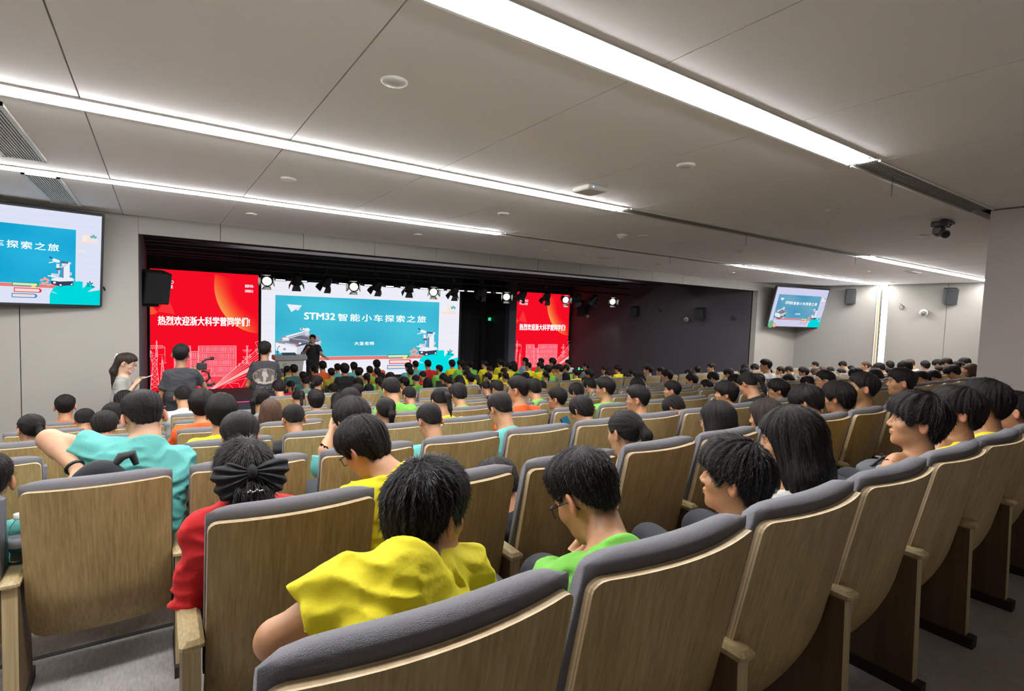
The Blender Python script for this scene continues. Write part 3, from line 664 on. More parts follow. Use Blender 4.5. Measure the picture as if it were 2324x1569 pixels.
def surf(f, lo, hi, h, newton=2):
    """surface nets of f<0 inside a box; only blocks near the surface are sampled"""
    lo = np.array(lo, f32); B = 8; n = np.ceil((np.array(hi) - lo) / h / B).astype(int) + 1; N = n * B + 1
    V = np.ones(N, f32)
    bi = np.stack(np.meshgrid(*[np.arange(q) for q in n], indexing='ij'), -1).reshape(-1, 3)
    cen = lo + (bi * B + B / 2) * h; d = f(cen.astype(f32)); near = np.abs(d) < B * h * .95 + .012
    for b_, dd in zip(bi[~near], d[~near]):
        if dd < 0: V[b_[0] * B:b_[0] * B + B, b_[1] * B:b_[1] * B + B, b_[2] * B:b_[2] * B + B] = -1
    g = np.arange(B + 1); loc = np.stack(np.meshgrid(g, g, g, indexing='ij'), -1).reshape(-1, 3)
    nb = bi[near]
    ids = nb[:, None, :] * B + loc[None]
    flat = ids.reshape(-1, 3); key = (flat[:, 0] * N[1] + flat[:, 1]) * N[2] + flat[:, 2]; ukey = np.unique(key)
    ui = np.stack([ukey // (N[1] * N[2]), (ukey // N[2]) % N[1], ukey % N[2]], -1)
    V.ravel()[ukey] = f((lo + ui * h).astype(f32))
    S_ = V < 0
    c = [S_[dx:N[0] - 1 + dx, dy:N[1] - 1 + dy, dz:N[2] - 1 + dz] for dx in (0, 1) for dy in (0, 1) for dz in (0, 1)]
    s = sum(x.astype(np.int8) for x in c); cells = np.argwhere((s > 0) & (s < 8))
    cid = -np.ones(N - 1, np.int64); cid[tuple(cells.T)] = np.arange(len(cells))
    acc = np.zeros((len(cells), 3)); cnt = np.zeros(len(cells))
    co = [(0, 0, 0), (0, 0, 1), (0, 1, 0), (0, 1, 1), (1, 0, 0), (1, 0, 1), (1, 1, 0), (1, 1, 1)]
    val = [V[cells[:, 0] + o[0], cells[:, 1] + o[1], cells[:, 2] + o[2]] for o in co]
    for a_ in range(8):
        for ax in range(3):
            if co[a_][ax]: continue
            o2 = list(co[a_]); o2[ax] = 1; b_ = co.index(tuple(o2)); va, vb = val[a_], val[b_]; msk = (va < 0) != (vb < 0)
            t = np.where(msk, va / (va - vb + 1e-12), 0); p = np.array(co[a_], float)[None].repeat(len(cells), 0); p[:, ax] += t
            acc[msk] += p[msk]; cnt[msk] += 1
    P = (lo + (cells + acc / np.maximum(cnt, 1)[:, None]) * h).astype(f32)
    quads = []
    for ax in range(3):
        A = S_; sl0 = [slice(0, N[q]) for q in range(3)]; sl1 = list(sl0); sl0[ax] = slice(0, N[ax] - 1); sl1[ax] = slice(1, N[ax])
        e = np.argwhere(A[tuple(sl0)] != A[tuple(sl1)]); u, v = (ax + 1) % 3, (ax + 2) % 3
        ok = (e[:, u] > 0) & (e[:, v] > 0) & (e[:, u] < N[u] - 1) & (e[:, v] < N[v] - 1); e = e[ok]
        flip = A[tuple(e.T)]
        def c_(du, dv): q = e.copy(); q[:, u] -= du; q[:, v] -= dv; return cid[tuple(q.T)]
        Q = np.stack([c_(1, 1), c_(0, 1), c_(0, 0), c_(1, 0)], 1); Q[~flip] = Q[~flip][:, ::-1]; quads.append(Q)
    Q = np.concatenate(quads); Q = Q[(Q >= 0).all(1)]
    for _ in range(newton):
        e = h * .3; v0 = f(P); G = np.stack([f((P + np.eye(3, dtype=f32)[q] * e).astype(f32)) - v0 for q in range(3)], 1) / e
        gg = (G * G).sum(1) + 1e-6; stp = np.clip(v0 / gg, -h * .6, h * .6); P = (P - G * stp[:, None] * .8).astype(f32)
    return P, Q

def to_mesh(name, P, Q, mats, attrs=None):
    me = bpy.data.meshes.new(name); me.vertices.add(len(P)); me.vertices.foreach_set('co', np.ascontiguousarray(P, f32).ravel())
    me.loops.add(len(Q) * 4); me.loops.foreach_set('vertex_index', np.ascontiguousarray(Q, np.int32).ravel())
    me.polygons.add(len(Q)); me.polygons.foreach_set('loop_start', np.arange(0, len(Q) * 4, 4, dtype=np.int32)); me.polygons.foreach_set('loop_total', np.full(len(Q), 4, np.int32))
    me.polygons.foreach_set('use_smooth', np.ones(len(Q), bool)); me.update(calc_edges=True)
    for m_ in (mats if isinstance(mats, (list, tuple)) else [mats]): me.materials.append(m_)
    for k, A in (attrs or {}).items():
        if A.shape[1] == 4: a_ = me.color_attributes.new(k, 'FLOAT_COLOR', 'POINT'); a_.data.foreach_set('color', np.ascontiguousarray(A, f32).ravel())
        else: a_ = me.attributes.new(k, 'FLOAT_VECTOR', 'POINT'); a_.data.foreach_set('vector', np.ascontiguousarray(A, f32).ravel())
    me.validate(); return me

# ---------------- materials
def attr_mat(name, rough, spec, tex='skin'):
    m = bpy.data.materials.new(name); m.use_nodes = True; nt = m.node_tree; p = nt.nodes['Principled BSDF']
    a = nt.nodes.new('ShaderNodeAttribute'); a.attribute_name = 'tint'
    n = nt.nodes.new('ShaderNodeTexNoise'); n.inputs['Scale'].default_value = 40; tc = nt.nodes.new('ShaderNodeTexCoord'); nt.links.new(tc.outputs['Object'], n.inputs['Vector'])
    mx = nt.nodes.new('ShaderNodeMix'); mx.data_type = 'RGBA'; mx.blend_type = 'MULTIPLY'; mx.inputs[0].default_value = .22
    nt.links.new(a.outputs['Color'], mx.inputs[6]); nt.links.new(n.outputs['Fac'], mx.inputs[7]); nt.links.new(mx.outputs[2], p.inputs['Base Color'])
    p.inputs['Roughness'].default_value = rough; p.inputs['Specular IOR Level'].default_value = spec
    return m
M_skin = attr_mat('skin', .5, .4)
M_hairs = {}
def hair_mat(name, c1, c2):
    m = bpy.data.materials.new(name); m.use_nodes = True; nt = m.node_tree; p = nt.nodes['Principled BSDF']
    a = nt.nodes.new('ShaderNodeAttribute'); a.attribute_name = 'flow'
    mp = nt.nodes.new('ShaderNodeMapping'); mp.inputs['Scale'].default_value = (34, 34, 5); nt.links.new(a.outputs['Vector'], mp.inputs['Vector'])
    n = nt.nodes.new('ShaderNodeTexNoise'); n.inputs['Scale'].default_value = 1; n.inputs['Detail'].default_value = 5; n.inputs['Roughness'].default_value = .7; nt.links.new(mp.outputs[0], n.inputs['Vector'])
    cr = nt.nodes.new('ShaderNodeValToRGB'); cr.color_ramp.elements[0].position = .38; cr.color_ramp.elements[1].position = .72
    cr.color_ramp.elements[0].color = (*c1, 1); cr.color_ramp.elements[1].color = (*c2, 1); nt.links.new(n.outputs['Fac'], cr.inputs[0]); nt.links.new(cr.outputs[0], p.inputs['Base Color'])
    bp = nt.nodes.new('ShaderNodeBump'); bp.inputs['Strength'].default_value = .7; bp.inputs['Distance'].default_value = .006; nt.links.new(n.outputs['Fac'], bp.inputs['Height']); nt.links.new(bp.outputs[0], p.inputs['Normal'])
    p.inputs['Roughness'].default_value = .5; p.inputs['Specular IOR Level'].default_value = .16
    M_hairs[name] = m; return m
H_black = hair_mat('hair_black', lin(9, 7, 7), lin(34, 28, 25)); H_dark = hair_mat('hair_dark_brown', lin(26, 20, 18), lin(64, 50, 42)); H_brown = hair_mat('hair_brown', lin(44, 30, 24), lin(100, 74, 58))
M_strand = mat('hair_strand', lin(22, 20, 20), .4, spec=.5)
_sh = {}
def shirt_mat(name, rgb):
    if name not in _sh: _sh[name] = mat('shirt_' + name, rgb, .85, var=.05, vscale=25, bump=.5, bscale=22)
    return _sh[name]
SH = dict(yellow=lin(246, 228, 26), green=lin(122, 200, 74), cyan=lin(104, 190, 182), red=lin(216, 22, 26), orange=lin(240, 96, 26), white=lin(214, 214, 208), black=lin(24, 24, 28), grey=lin(120, 122, 120),
          charcoal=lin(48, 48, 52), teal=lin(62, 110, 112), olive=lin(168, 150, 40), palegreen=lin(150, 170, 150), maroon=lin(120, 24, 44), blue=lin(140, 170, 205), camo=lin(140, 130, 96), polo=lin(158, 156, 148), khaki=lin(92, 92, 84))
for k_, v_ in SH.items(): shirt_mat(k_, tuple(c * .74 for c in v_))
M_pants = mat('trousers_dark', lin(40, 42, 48), .85); M_pantsg = mat('trousers_grey', lin(96, 94, 90), .85)

SKIN = np.array(lin(182, 131, 94), f32)
SKF = .74
HC = dict(c=(0, -.012, .035), r=(.076, .096, .088))
# ---------------- head, in its own axes : x right, y forward, z up, origin between the ears
def head_sdf(Q):
    d = ell_(Q, (0, -.012, .035), (.076, .096, .086))
    d = smin(d, ell_(Q, (0, .022, -.025), (.064, .072, .088)), .03)
    d = smin(d, ell_(Q, (0, .035, -.075), (.046, .050, .040)), .03)
    d = smin(d, ell_(Q, (0, .074, -.098), (.020, .014, .014)), .02)
    X = Q.copy(); X[:, 0] = np.abs(X[:, 0])
    d = smin(d, ell_(X, (.040, .058, -.018), (.024, .022, .022)), .025)
    d = smin(d, cap_(X, (.012, .086, .030), (.045, .068, .026), .009, .008), .014)
    d = smax(d, -ell_(X, (.031, .096, .008), (.017, .014, .012)), .014)
    d = smin(d, ell_(X, (.031, .076, .006), (.0125, .0125, .011)), .004)
    d = smin(d, cap_(Q, (0, .088, .020), (0, .106, -.020), .007, .011), .012)
    d = smin(d, ell_(X, (.012, .098, -.026), (.009, .010, .008)), .006)
    d = smin(d, ell_(X, (.010, .088, -.051), (.017, .012, .0065)), .006)
    d = smin(d, ell_(X, (.008, .087, -.062), (.015, .012, .0065)), .005)
    # ears
    Re = np.array(Matrix.Rotation(.55, 3, 'Z') @ Matrix.Rotation(-.15, 3, 'X'), f32)
    e = ell_(X, (.086, -.014, .000), (.009, .020, .034), Re)
    e = smax(e, -ell_(X, (.094, -.008, .004), (.007, .012, .022), Re), .006)
    d = smin(d, e, .006)
    return d
def skin_tint(Q, base):
    c = np.tile(np.array([*base, 1], f32), (len(Q), 1)); X = np.abs(Q[:, 0])
    lip = np.exp(-(((X) / .022) ** 2 + ((Q[:, 2] + .056) / .009) ** 2) ** 2) * (Q[:, 1] > .07)
    brow = np.exp(-(((X - .032) / .016) ** 2 + ((Q[:, 2] - .030) / .0045) ** 2) ** 2) * (Q[:, 1] > .055)
    lash = np.exp(-(((X - .031) / .014) ** 2 + ((Q[:, 2] - .010) / .003) ** 2)) * (Q[:, 1] > .065)
    eye = np.exp(-(((X - .031) / .005) ** 2 + ((Q[:, 2] - .004) / .005) ** 2) ** 2) * (Q[:, 1] > .07)
    ear = (X > .076) * (np.abs(Q[:, 2]) < .04) * (np.abs(Q[:, 1] + .01) < .03)
    def mx(w, col):
        nonlocal c
        w = np.clip(w, 0, 1)[:, None]; c[:, :3] = c[:, :3] * (1 - w) + np.array(col, f32) * w
    st_ = np.clip(1 - np.abs(Q[:, 2] + .050) / .035, 0, 1) * (Q[:, 1] < -.045) * .55 + np.clip((Q[:, 2] - .0) / .03, 0, 1) * (Q[:, 1] < .04) * .8 * (X < .083)
    mx(st_, lin(70, 52, 44))
    mx(lip * .7, lin(168, 92, 84)); mx(ear * .35, lin(208, 122, 96)); mx(brow, lin(34, 26, 22)); mx(lash * .9, lin(30, 22, 20)); mx(eye, lin(20, 14, 12))
    return c
def hairline(y, style):
    xs, zs = dict(
        crop=([-.12, -.085, -.060, -.040, -.024, .018, .030, .045, .065, .085, .12], [-.058, -.056, -.046, -.014, .028, .034, .006, .016, .045, .062, .066]),
        fade=([-.12, -.085, -.060, -.040, -.024, .018, .030, .045, .065, .085, .12], [-.050, -.046, -.034, -.004, .032, .036, .012, .020, .048, .064, .066]),
        mop=([-.12, -.085, -.060, -.040, -.024, .015, .030, .045, .065, .085, .12], [-.080, -.078, -.064, -.030, .012, .016, -.014, -.004, .026, .040, .042]),
        bowl=([-.12, -.085, -.055, -.030, -.012, .012, .03, .045, .065, .085, .12], [-.088, -.088, -.075, -.045, -.012, -.010, -.030, -.020, .014, .026, .026]),
        bob=([-.12, -.085, -.055, -.035, .0, .02, .045, .055, .07, .085, .12], [-.15, -.15, -.15, -.15, -.15, -.14, -.11, .0, .03, .035, .036]),
        long=([-.12, -.085, -.055, -.035, .0, .02, .04, .055, .07, .085, .12], [-.5, -.5, -.5, -.5, -.5, -.3, -.16, -.02, .03, .04, .04]),
        pony=([-.12, -.085, -.055, -.035, -.018, .018, .030, .045, .065, .085, .12], [-.045, -.040, -.028, -.012, .014, .018, .004, .012, .045, .060, .064]))[style]
    return np.interp(y, xs, zs)
def flow_of(Q, style):
    crown = np.array([.008, -.052, .12], f32); q = Q - crown; th = np.arctan2(q[:, 1], q[:, 0]); r = np.linalg.norm(q, axis=1)
    if style in ('long', 'bob'): th = np.arctan2(Q[:, 1] + .012, Q[:, 0]); r = -Q[:, 2] * .8
    if style == 'pony':
        tie = np.array([0, -.115, .05], f32); q = Q - tie; th = np.arctan2(q[:, 2], q[:, 0]); r = np.linalg.norm(q, axis=1)
    return np.stack([np.cos(th), np.sin(th), r * 6], 1).astype(f32)
def hair_sdf(style, seed=0, vol=1.0, extra=None):
    base = dict(crop=.013, fade=.013, mop=.026, bowl=.023, bob=.022, long=.022, pony=.012)[style] * vol
    def f(Q):
        Q = Q.astype(f32); z = Q[:, 2]; zl = hairline(Q[:, 1], style)
        if style in ('crop', 'pony'): t = base * np.clip((z + .045) / .12, .12, 1.15)
        elif style == 'fade': t = base * np.clip((z + .005) / .085, .06, 1.3)
        elif style in ('mop', 'bowl'): t = base * np.clip((z + .12) / .17, .30, 1)
        else: t = base * np.clip((z - zl) / .03, .55, 1)
        d = ell_(Q, (0, -.012, .035), (.077, .097, .087))
        d = smin(d, ell_(Q, (0, -.028, -.015), (.058, .058, .062)) if style in ('crop', 'fade', 'pony') else ell_(Q, (0, -.035, -.02), (.062, .062, .07)), .03)
        if style in ('crop', 'fade', 'mop', 'bowl'): d = smin(d, ell_(Q, (0, .014, .066), (.066, .078, .062)), .02)
        if style == 'bob': d = smin(d, ell_(Q, (0, -.022, -.06), (.094, .075, .10)), .03)
        if style == 'long':
            d = smin(d, ell_(Q, (0, -.035, -.08), (.095, .068, .14)), .04); d = smin(d, cap_(Q * np.array([.5, 1, 1], f32), (0, -.06, -.12), (0, -.075, -.32), .046, .030), .05)
        fl = flow_of(Q, style); s = seed * 3.7
        rel = vnoise(np.stack([fl[:, 0] * 7 + s, fl[:, 1] * 7, fl[:, 2] * 2.2 + s], 1)) + .6 * vnoise(np.stack([fl[:, 0] * 17 + s, fl[:, 1] * 17, fl[:, 2] * 3.0], 1))
        amp = dict(crop=.0030, fade=.0026, mop=.0048, bowl=.0050, bob=.003, long=.004, pony=.0022)[style]
        rel = rel + .35 * vnoise(np.stack([fl[:, 0] * 33 + s, fl[:, 1] * 33, fl[:, 2] * 4.0], 1))
        d = d - t - rel * amp
        edge = zl - z + amp * 1.6 * rel + .006 * vnoise(Q * 150)
        # keep the face free
        d = smax(d, edge * .8, .008)
        if style in ('bob', 'long'):
            d = smax(d, -(ell_(Q, (0, .095, -.06), (.064, .062, .105))), .012)
        if style == 'pony':
            d = smin(d, ell_(Q, (0, -.118, .048), (.022, .022, .022)), .012)
            tail = cap_(Q, (0, -.125, .05), (0, -.155, -.01), .016, .028); tail = smin(tail, cap_(Q, (0, -.155, -.01), (.0, -.135, -.13), .028, .017), .02); tail = smin(tail, cap_(Q, (0, -.135, -.13), (0, -.125, -.19), .017, .006), .02)
            tq = vnoise(np.stack([np.arctan2(Q[:, 1] + .14, Q[:, 0]) * 5, np.zeros(len(Q), f32), z * 9], 1)); d = smin(d, tail - .003 * tq, .01)
        if extra is not None: d = extra(Q, d)
        return d
    return f
def make_hair(style, seed=0, h=.005, vol=1.0, material=None, extra=None, lo=None, hi=None):
    f = hair_sdf(style, seed, vol, extra)
    lo = lo or ((-.15, -.20, -.24) if style == 'pony' else (-.16, -.17, -.40) if style == 'long' else (-.13, -.15, -.19)); hi = hi or (.16 if style == 'long' else .13, .14, .17)
    P, Q = surf(f, lo, hi, h, newton=1)
    return to_mesh('hair', P, Q, material or H_black, {'flow': flow_of(P, style)})
def make_strands(style, me, n, seed, L=.020, lift=.22, rad=.0007):
    """loose single hairs standing off the hair surface"""
    rng = np.random.default_rng(seed); nv = len(me.vertices); co = np.zeros(nv * 3, f32); me.vertices.foreach_get('co', co); co = co.reshape(-1, 3)
    no = np.zeros(nv * 3, f32); me.vertices.foreach_get('normal', no); no = no.reshape(-1, 3)
    ok = np.where((co[:, 2] > -.13))[0]; pick = rng.choice(ok, n); P = co[pick]; N_ = no[pick]
    crown = np.array([.008, -.052, .135], f32)
    T = P - crown
    if style in ('long', 'bob'): T = np.array([0, 0, -1], f32) + .3 * T
    if style == 'pony': T = np.array([0, -.12, .05], f32) - P
    T = T - (T * N_).sum(1)[:, None] * N_; T /= np.linalg.norm(T, axis=1)[:, None] + 1e-6
    T += rng.normal(0, .18, T.shape); ln = L * (.5 + rng.random(n))[:, None]; K = 5; pts = np.zeros((n, K, 3), f32)
    for k in range(K):
        s = k / (K - 1); pts[:, k] = P - N_ * .002 + (T * s + N_ * lift * s * (1 - .5 * s)) * ln
    cu = bpy.data.hair_curves.new('hair_strands'); cu.add_curves([K] * n); cu.attributes['position'].data.foreach_set('vector', pts.ravel())
    a_ = cu.attributes.new('radius', 'FLOAT', 'POINT'); a_.data.foreach_set('value', np.tile(np.array([1, .9, .75, .5, .15], f32) * rad, n))
    cu.materials.append(M_strand); return cu

# ---------------- bodies
V3 = lambda *a: np.array(a, float)
def Rh(yaw, pitch, roll=0):
    """head turn: yaw>0 to the left, pitch>0 looks down, roll>0 tips to the right"""
    return np.array(Matrix.Rotation(math.radians(yaw), 3, 'Z') @ Matrix.Rotation(math.radians(-pitch), 3, 'X') @ Matrix.Rotation(math.radians(roll), 3, 'Y'))
def default_pose(**k):
    p = dict(head=V3(0, .30, 1.13), yaw=0, pitch=8, roll=0, neck=V3(0, .235, .965), pelvis=V3(0, .30, .50), sw=.158, twist=0, shz=-.045,
             handL=V3(-.10, .58, .57), handR=V3(.10, .58, .57), elL=V3(-.23, .34, .66), elR=V3(.23, .34, .66), legs=True, build=1.0, hscale=1.0, chest=0.0)
    p.update(k)
    c, s = math.cos(math.radians(p['twist'])), math.sin(math.radians(p['twist']))
    if 'shL' not in p: p['shL'] = p['neck'] + V3(-p['sw'] * c, -p['sw'] * s + .01, p['shz'])
    if 'shR' not in p: p['shR'] = p['neck'] + V3(p['sw'] * c, p['sw'] * s + .01, p['shz'])
    p['R'] = Rh(p['yaw'], p['pitch'], p['roll']); return p
def fingers(d, P, w, dirv, side_, curl=.6, s=1.0):
    """a relaxed hand: palm, four fingers of different length bent at the knuckles, a thumb from the side of the palm"""
    dirv = dirv / np.linalg.norm(dirv); up = V3(0, 0, 1) if abs(dirv[2]) < .8 else V3(0, 1, 0)
    sx = np.cross(dirv, up); sx /= np.linalg.norm(sx); nz = np.cross(sx, dirv)
    k0 = w + dirv * .085 * s
    d = smin(d, cap_(P, w + dirv * .02 - sx * .016 * s, k0 - sx * .022 * s, .017 * s, .014 * s), .012); d = smin(d, cap_(P, w + dirv * .02 + sx * .016 * s, k0 + sx * .022 * s, .017 * s, .014 * s), .012)
    for q, (o, L) in enumerate(((-.030, .060), (-.010, .072), (.010, .076), (.030, .068))):
        a = k0 + sx * o * s; b = a + (dirv * math.cos(curl * .6) - nz * math.sin(curl * .6)) * L * .45 * s; c = b + (dirv * math.cos(curl * 1.8) - nz * math.sin(curl * 1.8)) * L * .5 * s
        d = smin(d, cap_(P, a, b, .0095 * s, .0085 * s), .004); d = smin(d, cap_(P, b, c, .0085 * s, .007 * s), .003)
    t0 = w + dirv * .030 * s - sx * side_ * .022 * s; t1 = t0 + (dirv * .7 - sx * side_ * .7 - nz * .2) * .042 * s; t2 = t1 + (dirv * .95 - nz * .3) * .034 * s
    d = smin(d, cap_(P, t0, t1, .013 * s, .010 * s), .008); d = smin(d, cap_(P, t1, t2, .010 * s, .0075 * s), .004)
    return d
def body_sdf(p, fing=True):
    R = p['R'].astype(f32); H = p['head'].astype(f32); hs = p['hscale']; b = p['build']
    nk0 = p['head'] + p['R'] @ V3(0, -.020, -.055) * hs; nk1 = p['neck'] + V3(0, .0, -.03)
    def f(P):
        P = P.astype(f32); Q = (P - H) @ R / hs
        d = head_sdf(Q) * hs
        nk = cap_(P, nk0, nk1, .050 * b * hs, .058 * b)
        nk = smin(nk, cap_(P, nk0 + p['R'] @ V3(0, .02, -.01), nk1 + V3(0, .02, 0), .044 * hs, .05 * b), .03)
        d = smin(d, nk, .022)
        trap = smin(cap_(P, p['neck'] + V3(0, .005, -.02), p['shL'], .044, .040 * b), cap_(P, p['neck'] + V3(0, .005, -.02), p['shR'], .044, .040 * b), .03)
        d = smin(d, trap, .045)
        tor = ell_(P, (p['neck'] + p['pelvis']) / 2 + V3(0, .03, .02), (.13 * b, .075 * b, np.linalg.norm(p['neck'] - p['pelvis']) * .5)); d = smin(d, tor, .05)
        for sd, sh, el, ha in ((-1, p['shL'], p['elL'], p['handL']), (1, p['shR'], p['elR'], p['handR'])):
            d = smin(d, cap_(P, sh, el, .046 * b, .036 * b), .03); d = smin(d, cap_(P, el, ha, .037 * b, .024 * b), .018)
            d = smin(d, cap_(P, el, el + (ha - el) * .35, .037 * b, .036 * b), .012)
            if fing: d = fingers(d, P, ha, (ha - el) * .8 + p.get('hdir' + ('L' if sd < 0 else 'R'), V3(0, 0, 0)), sd, p.get('curl', .6))
            else: d = smin(d, cap_(P, ha, ha + (ha - el) / np.linalg.norm(ha - el) * .12, .026, .02), .02)
        if p['legs']:
            for q in p['_legs']: d = smin(d, cap_(P, *q), .03)
        return d
    return f
def legs_of(p):
    if p.get('stand'):
        L = []
        for s in (-1, 1):
            hp = p['pelvis'] + V3(.085 * s, 0, -.02); kn = V3(hp[0] + .01 * s, hp[1] + .03, .48); an = V3(kn[0] + .01 * s, hp[1] - .01, .08)
            L += [(hp, kn, .078, .056), (kn, an, .054, .036), (an + V3(0, -.03, -.035), an + V3(0, .14, -.045), .035, .03)]
        return L
    L = []
    for s in (-1, 1):
        hp = p['pelvis'] + V3(.09 * s, 0, 0); kn = hp + V3(.035 * s, .43, .02); an = V3(kn[0], kn[1] + .03, .09)
        L += [(hp, kn, .078, .058), (kn, an, .055, .038), (an + V3(0, -.02, -.04), an + V3(0, .15, -.05), .034, .028)]
    return L
def shirt_sdf(p, fold=.004, sleeve=.62, seed=0, collar=True, hem=-.02, loose=1.0):
    b = p['build']; nk, pv = p['neck'], p['pelvis']; ax = (nk - pv) / np.linalg.norm(nk - pv)
    across = p['shR'] - p['shL']; across = across / np.linalg.norm(across)
    def f(P):
        P = P.astype(f32); d = None
        for s in (-1, 1):
            top = nk + across * s * .085 * b - ax * .120; bot = pv + across * s * .070 * b + V3(0, 0, hem + .05)
            mid = (top + bot) / 2 + V3(0, -.018, 0)
            c1 = smin(cap_(P, top, mid, .098 * b, .104 * b * loose), cap_(P, mid, bot, .104 * b * loose, .112 * b * loose), .05)
            d = c1 if d is None else smin(d, c1, .09)
        d = smin(d, cap_(P, nk - ax * .075 + V3(0, .012, 0), (nk + pv) / 2, .078 * b, .09 * b), .07)
        d = smin(d, cap_(P, nk - ax * .035 + V3(0, .012, 0), nk - ax * .08, .056 * b, .07 * b), .03)
        for sd, sh, el in ((-1, p['shL'], p['elL']), (1, p['shR'], p['elR'])):
            d = smin(d, cap_(P, nk + across * sd * .045 - ax * .022, sh + V3(0, 0, -.008), .047, .054 * b), .04)
            e = sh + (el - sh) * sleeve; s_ = cap_(P, sh, e + (el - sh) * .12, .062 * b, .068 * b * loose)
            dr = ((el - sh) / np.linalg.norm(el - sh)).astype(f32); s_ = smax(s_, (P - e.astype(f32)) @ dr, .006)
            d = smin(d, s_, .035)
        wp = P + .03 * np.stack([vnoise(P * 8 + seed), vnoise(P * 8 + 9 + seed), vnoise(P * 8 + 4)], 1)
        n1 = vnoise(wp * np.array([8, 8, 15], f32) + seed * 5.1)
        A1 = np.array([[9, 3, 10], [-3, 12, 4], [-7, -4, 24]], f32); A2 = np.array([[-12, 3, 9], [5, 14, 4], [11, 6, 20]], f32)
        ridg = (1 - 3 * np.abs(vnoise(wp @ A1 + seed * 2.3))) * .5 + (1 - 3 * np.abs(vnoise(wp @ A2 + seed * 1.1))) * .5
        d = d - fold * (n1 * .7 + ridg * 1.2) - .004
        hz0 = (p['head'] - nk); hz0 = (hz0 / np.linalg.norm(hz0)).astype(f32)
        tr = smin(cap_(P, nk + V3(0, .005, -.02), p['shL'], .044, .040 * b), cap_(P, nk + V3(0, .005, -.02), p['shR'], .044, .040 * b), .03)
        tr = smin(tr, cap_(P, nk - ax * .10, nk + hz0 * .01 + V3(0, .006, -.004), .075 * b, .058 * b), .05) - .011
        tr = smin(tr, ell_(P, (nk + pv) / 2 + V3(0, .03, .02), (.13 * b, .075 * b, np.linalg.norm(nk - pv) * .5)) - .012, .03)
        tr = smax(tr, (P - (nk + hz0 * .016).astype(f32)) @ hz0, .006)
        d = smin(d, tr, .02)
        if collar:
            hz = (p['head'] - nk); hz = hz / np.linalg.norm(hz); q = P - (nk + hz0 * .014 + V3(0, .010, 0)).astype(f32); a_ = q @ hz.astype(f32); rad = np.linalg.norm(q - a_[:, None] * hz.astype(f32), axis=1)
            d = smin(d, np.sqrt((rad - .064 * b) ** 2 + a_ ** 2) - .008, .016)
        return d
    return f
def pants_sdf(p, short=False):
    def f(P):
        P = P.astype(f32); pv = p['pelvis']; d = smin(ell_(P, pv + V3(-.06, 0, 0), (.10, .11, .10)), ell_(P, pv + V3(.06, 0, 0), (.10, .11, .10)), .04)
        for i, (a, b, ra, rb) in enumerate(p['_legs']):
            if i % 3 == 2: continue
            if short and i % 3 == 1: continue
            d = smin(d, cap_(P, a, b, ra + .016, rb + .022), .04)
        return d - .003 * vnoise(P * 14)
    return f
def bounds(p, pad=.14):
    pts = [p['head'] + V3(0, 0, .1), p['neck'], p['pelvis'] + V3(0, 0, -.06), p['shL'], p['shR'], p['elL'], p['elR'], p['handL'], p['handR'], p['handL'] + (p['handL'] - p['elL']) * .5, p['handR'] + (p['handR'] - p['elR']) * .5]
    for q in p['_legs']: pts += [q[0], q[1]]
    pts = np.array(pts); return pts.min(0) - pad, pts.max(0) + pad
def body_meshes(p, h=.010, hh=.005, hs=.010, fing=True, skin=None, sleeve=.62, fold=.004, seed=0, shirt_m=None, pants_m=None, short=False, parts=('body', 'shirt', 'trousers'), collar=True, loose=1.0):
    p['_legs'] = legs_of(p); lo, hi = bounds(p); out = {}; base = SKIN if skin is None else np.array(skin, f32) * SKF
    if 'body' in parts:
        f = body_sdf(p, fing); nk = p['neck'] + V3(0, 0, .0); ax = (p['head'] - nk); ax = ax / np.linalg.norm(ax); cut = (nk + ax * .035).astype(f32); ax = ax.astype(f32)
        P1, Q1 = surf(lambda P: f(P), lo, hi, h)
        keep = ((P1 - cut) @ ax < h * .8) | (np.linalg.norm(P1 - p['head'].astype(f32), axis=1) > .23); kq = keep[Q1].all(1); Q1 = Q1[kq]
        P2, Q2 = surf(f, p['head'] - .19, p['head'] + .16, hh); kq = ((P2 - cut) @ ax > -h * .8)[Q2].all(1) & (np.linalg.norm(P2 - p['head'].astype(f32), axis=1) < .232)[Q2].all(1); Q2 = Q2[kq]
        P = np.concatenate([P1, P2]); Q = np.concatenate([Q1, Q2 + len(P1)]); used = np.unique(Q); re_ = -np.ones(len(P), np.int64); re_[used] = np.arange(len(used)); P = P[used]; Q = re_[Q]
        Ql = (P - p['head'].astype(f32)) @ p['R'].astype(f32) / p['hscale']; c = skin_tint(Ql, base); far = np.linalg.norm(Ql, axis=1) > .17; c[far] = (*base, 1)
        out['body'] = to_mesh('body', P, Q, M_skin, {'tint': c})
    if 'shirt' in parts:
        P, Q = surf(shirt_sdf(p, fold, sleeve, seed, collar, loose=loose), lo, hi, hs); out['shirt'] = to_mesh('shirt', P, Q, shirt_m or _sh['yellow'])
    if 'trousers' in parts:
        P, Q = surf(pants_sdf(p, short), lo, hi, max(hs, .016), 1); out['trousers'] = to_mesh('trousers', P, Q, pants_m or M_pants)
    return out
def head_matrix(p): 
    M_ = Matrix(p['R'].tolist()).to_4x4() @ Matrix.Scale(p['hscale'], 4); M_.translation = Vector(p['head']); return M_
M_gl = mat('glasses_black', lin(18, 18, 20), .3)
M_glm = mat('glasses_metal', lin(110, 104, 100), .3, .8)
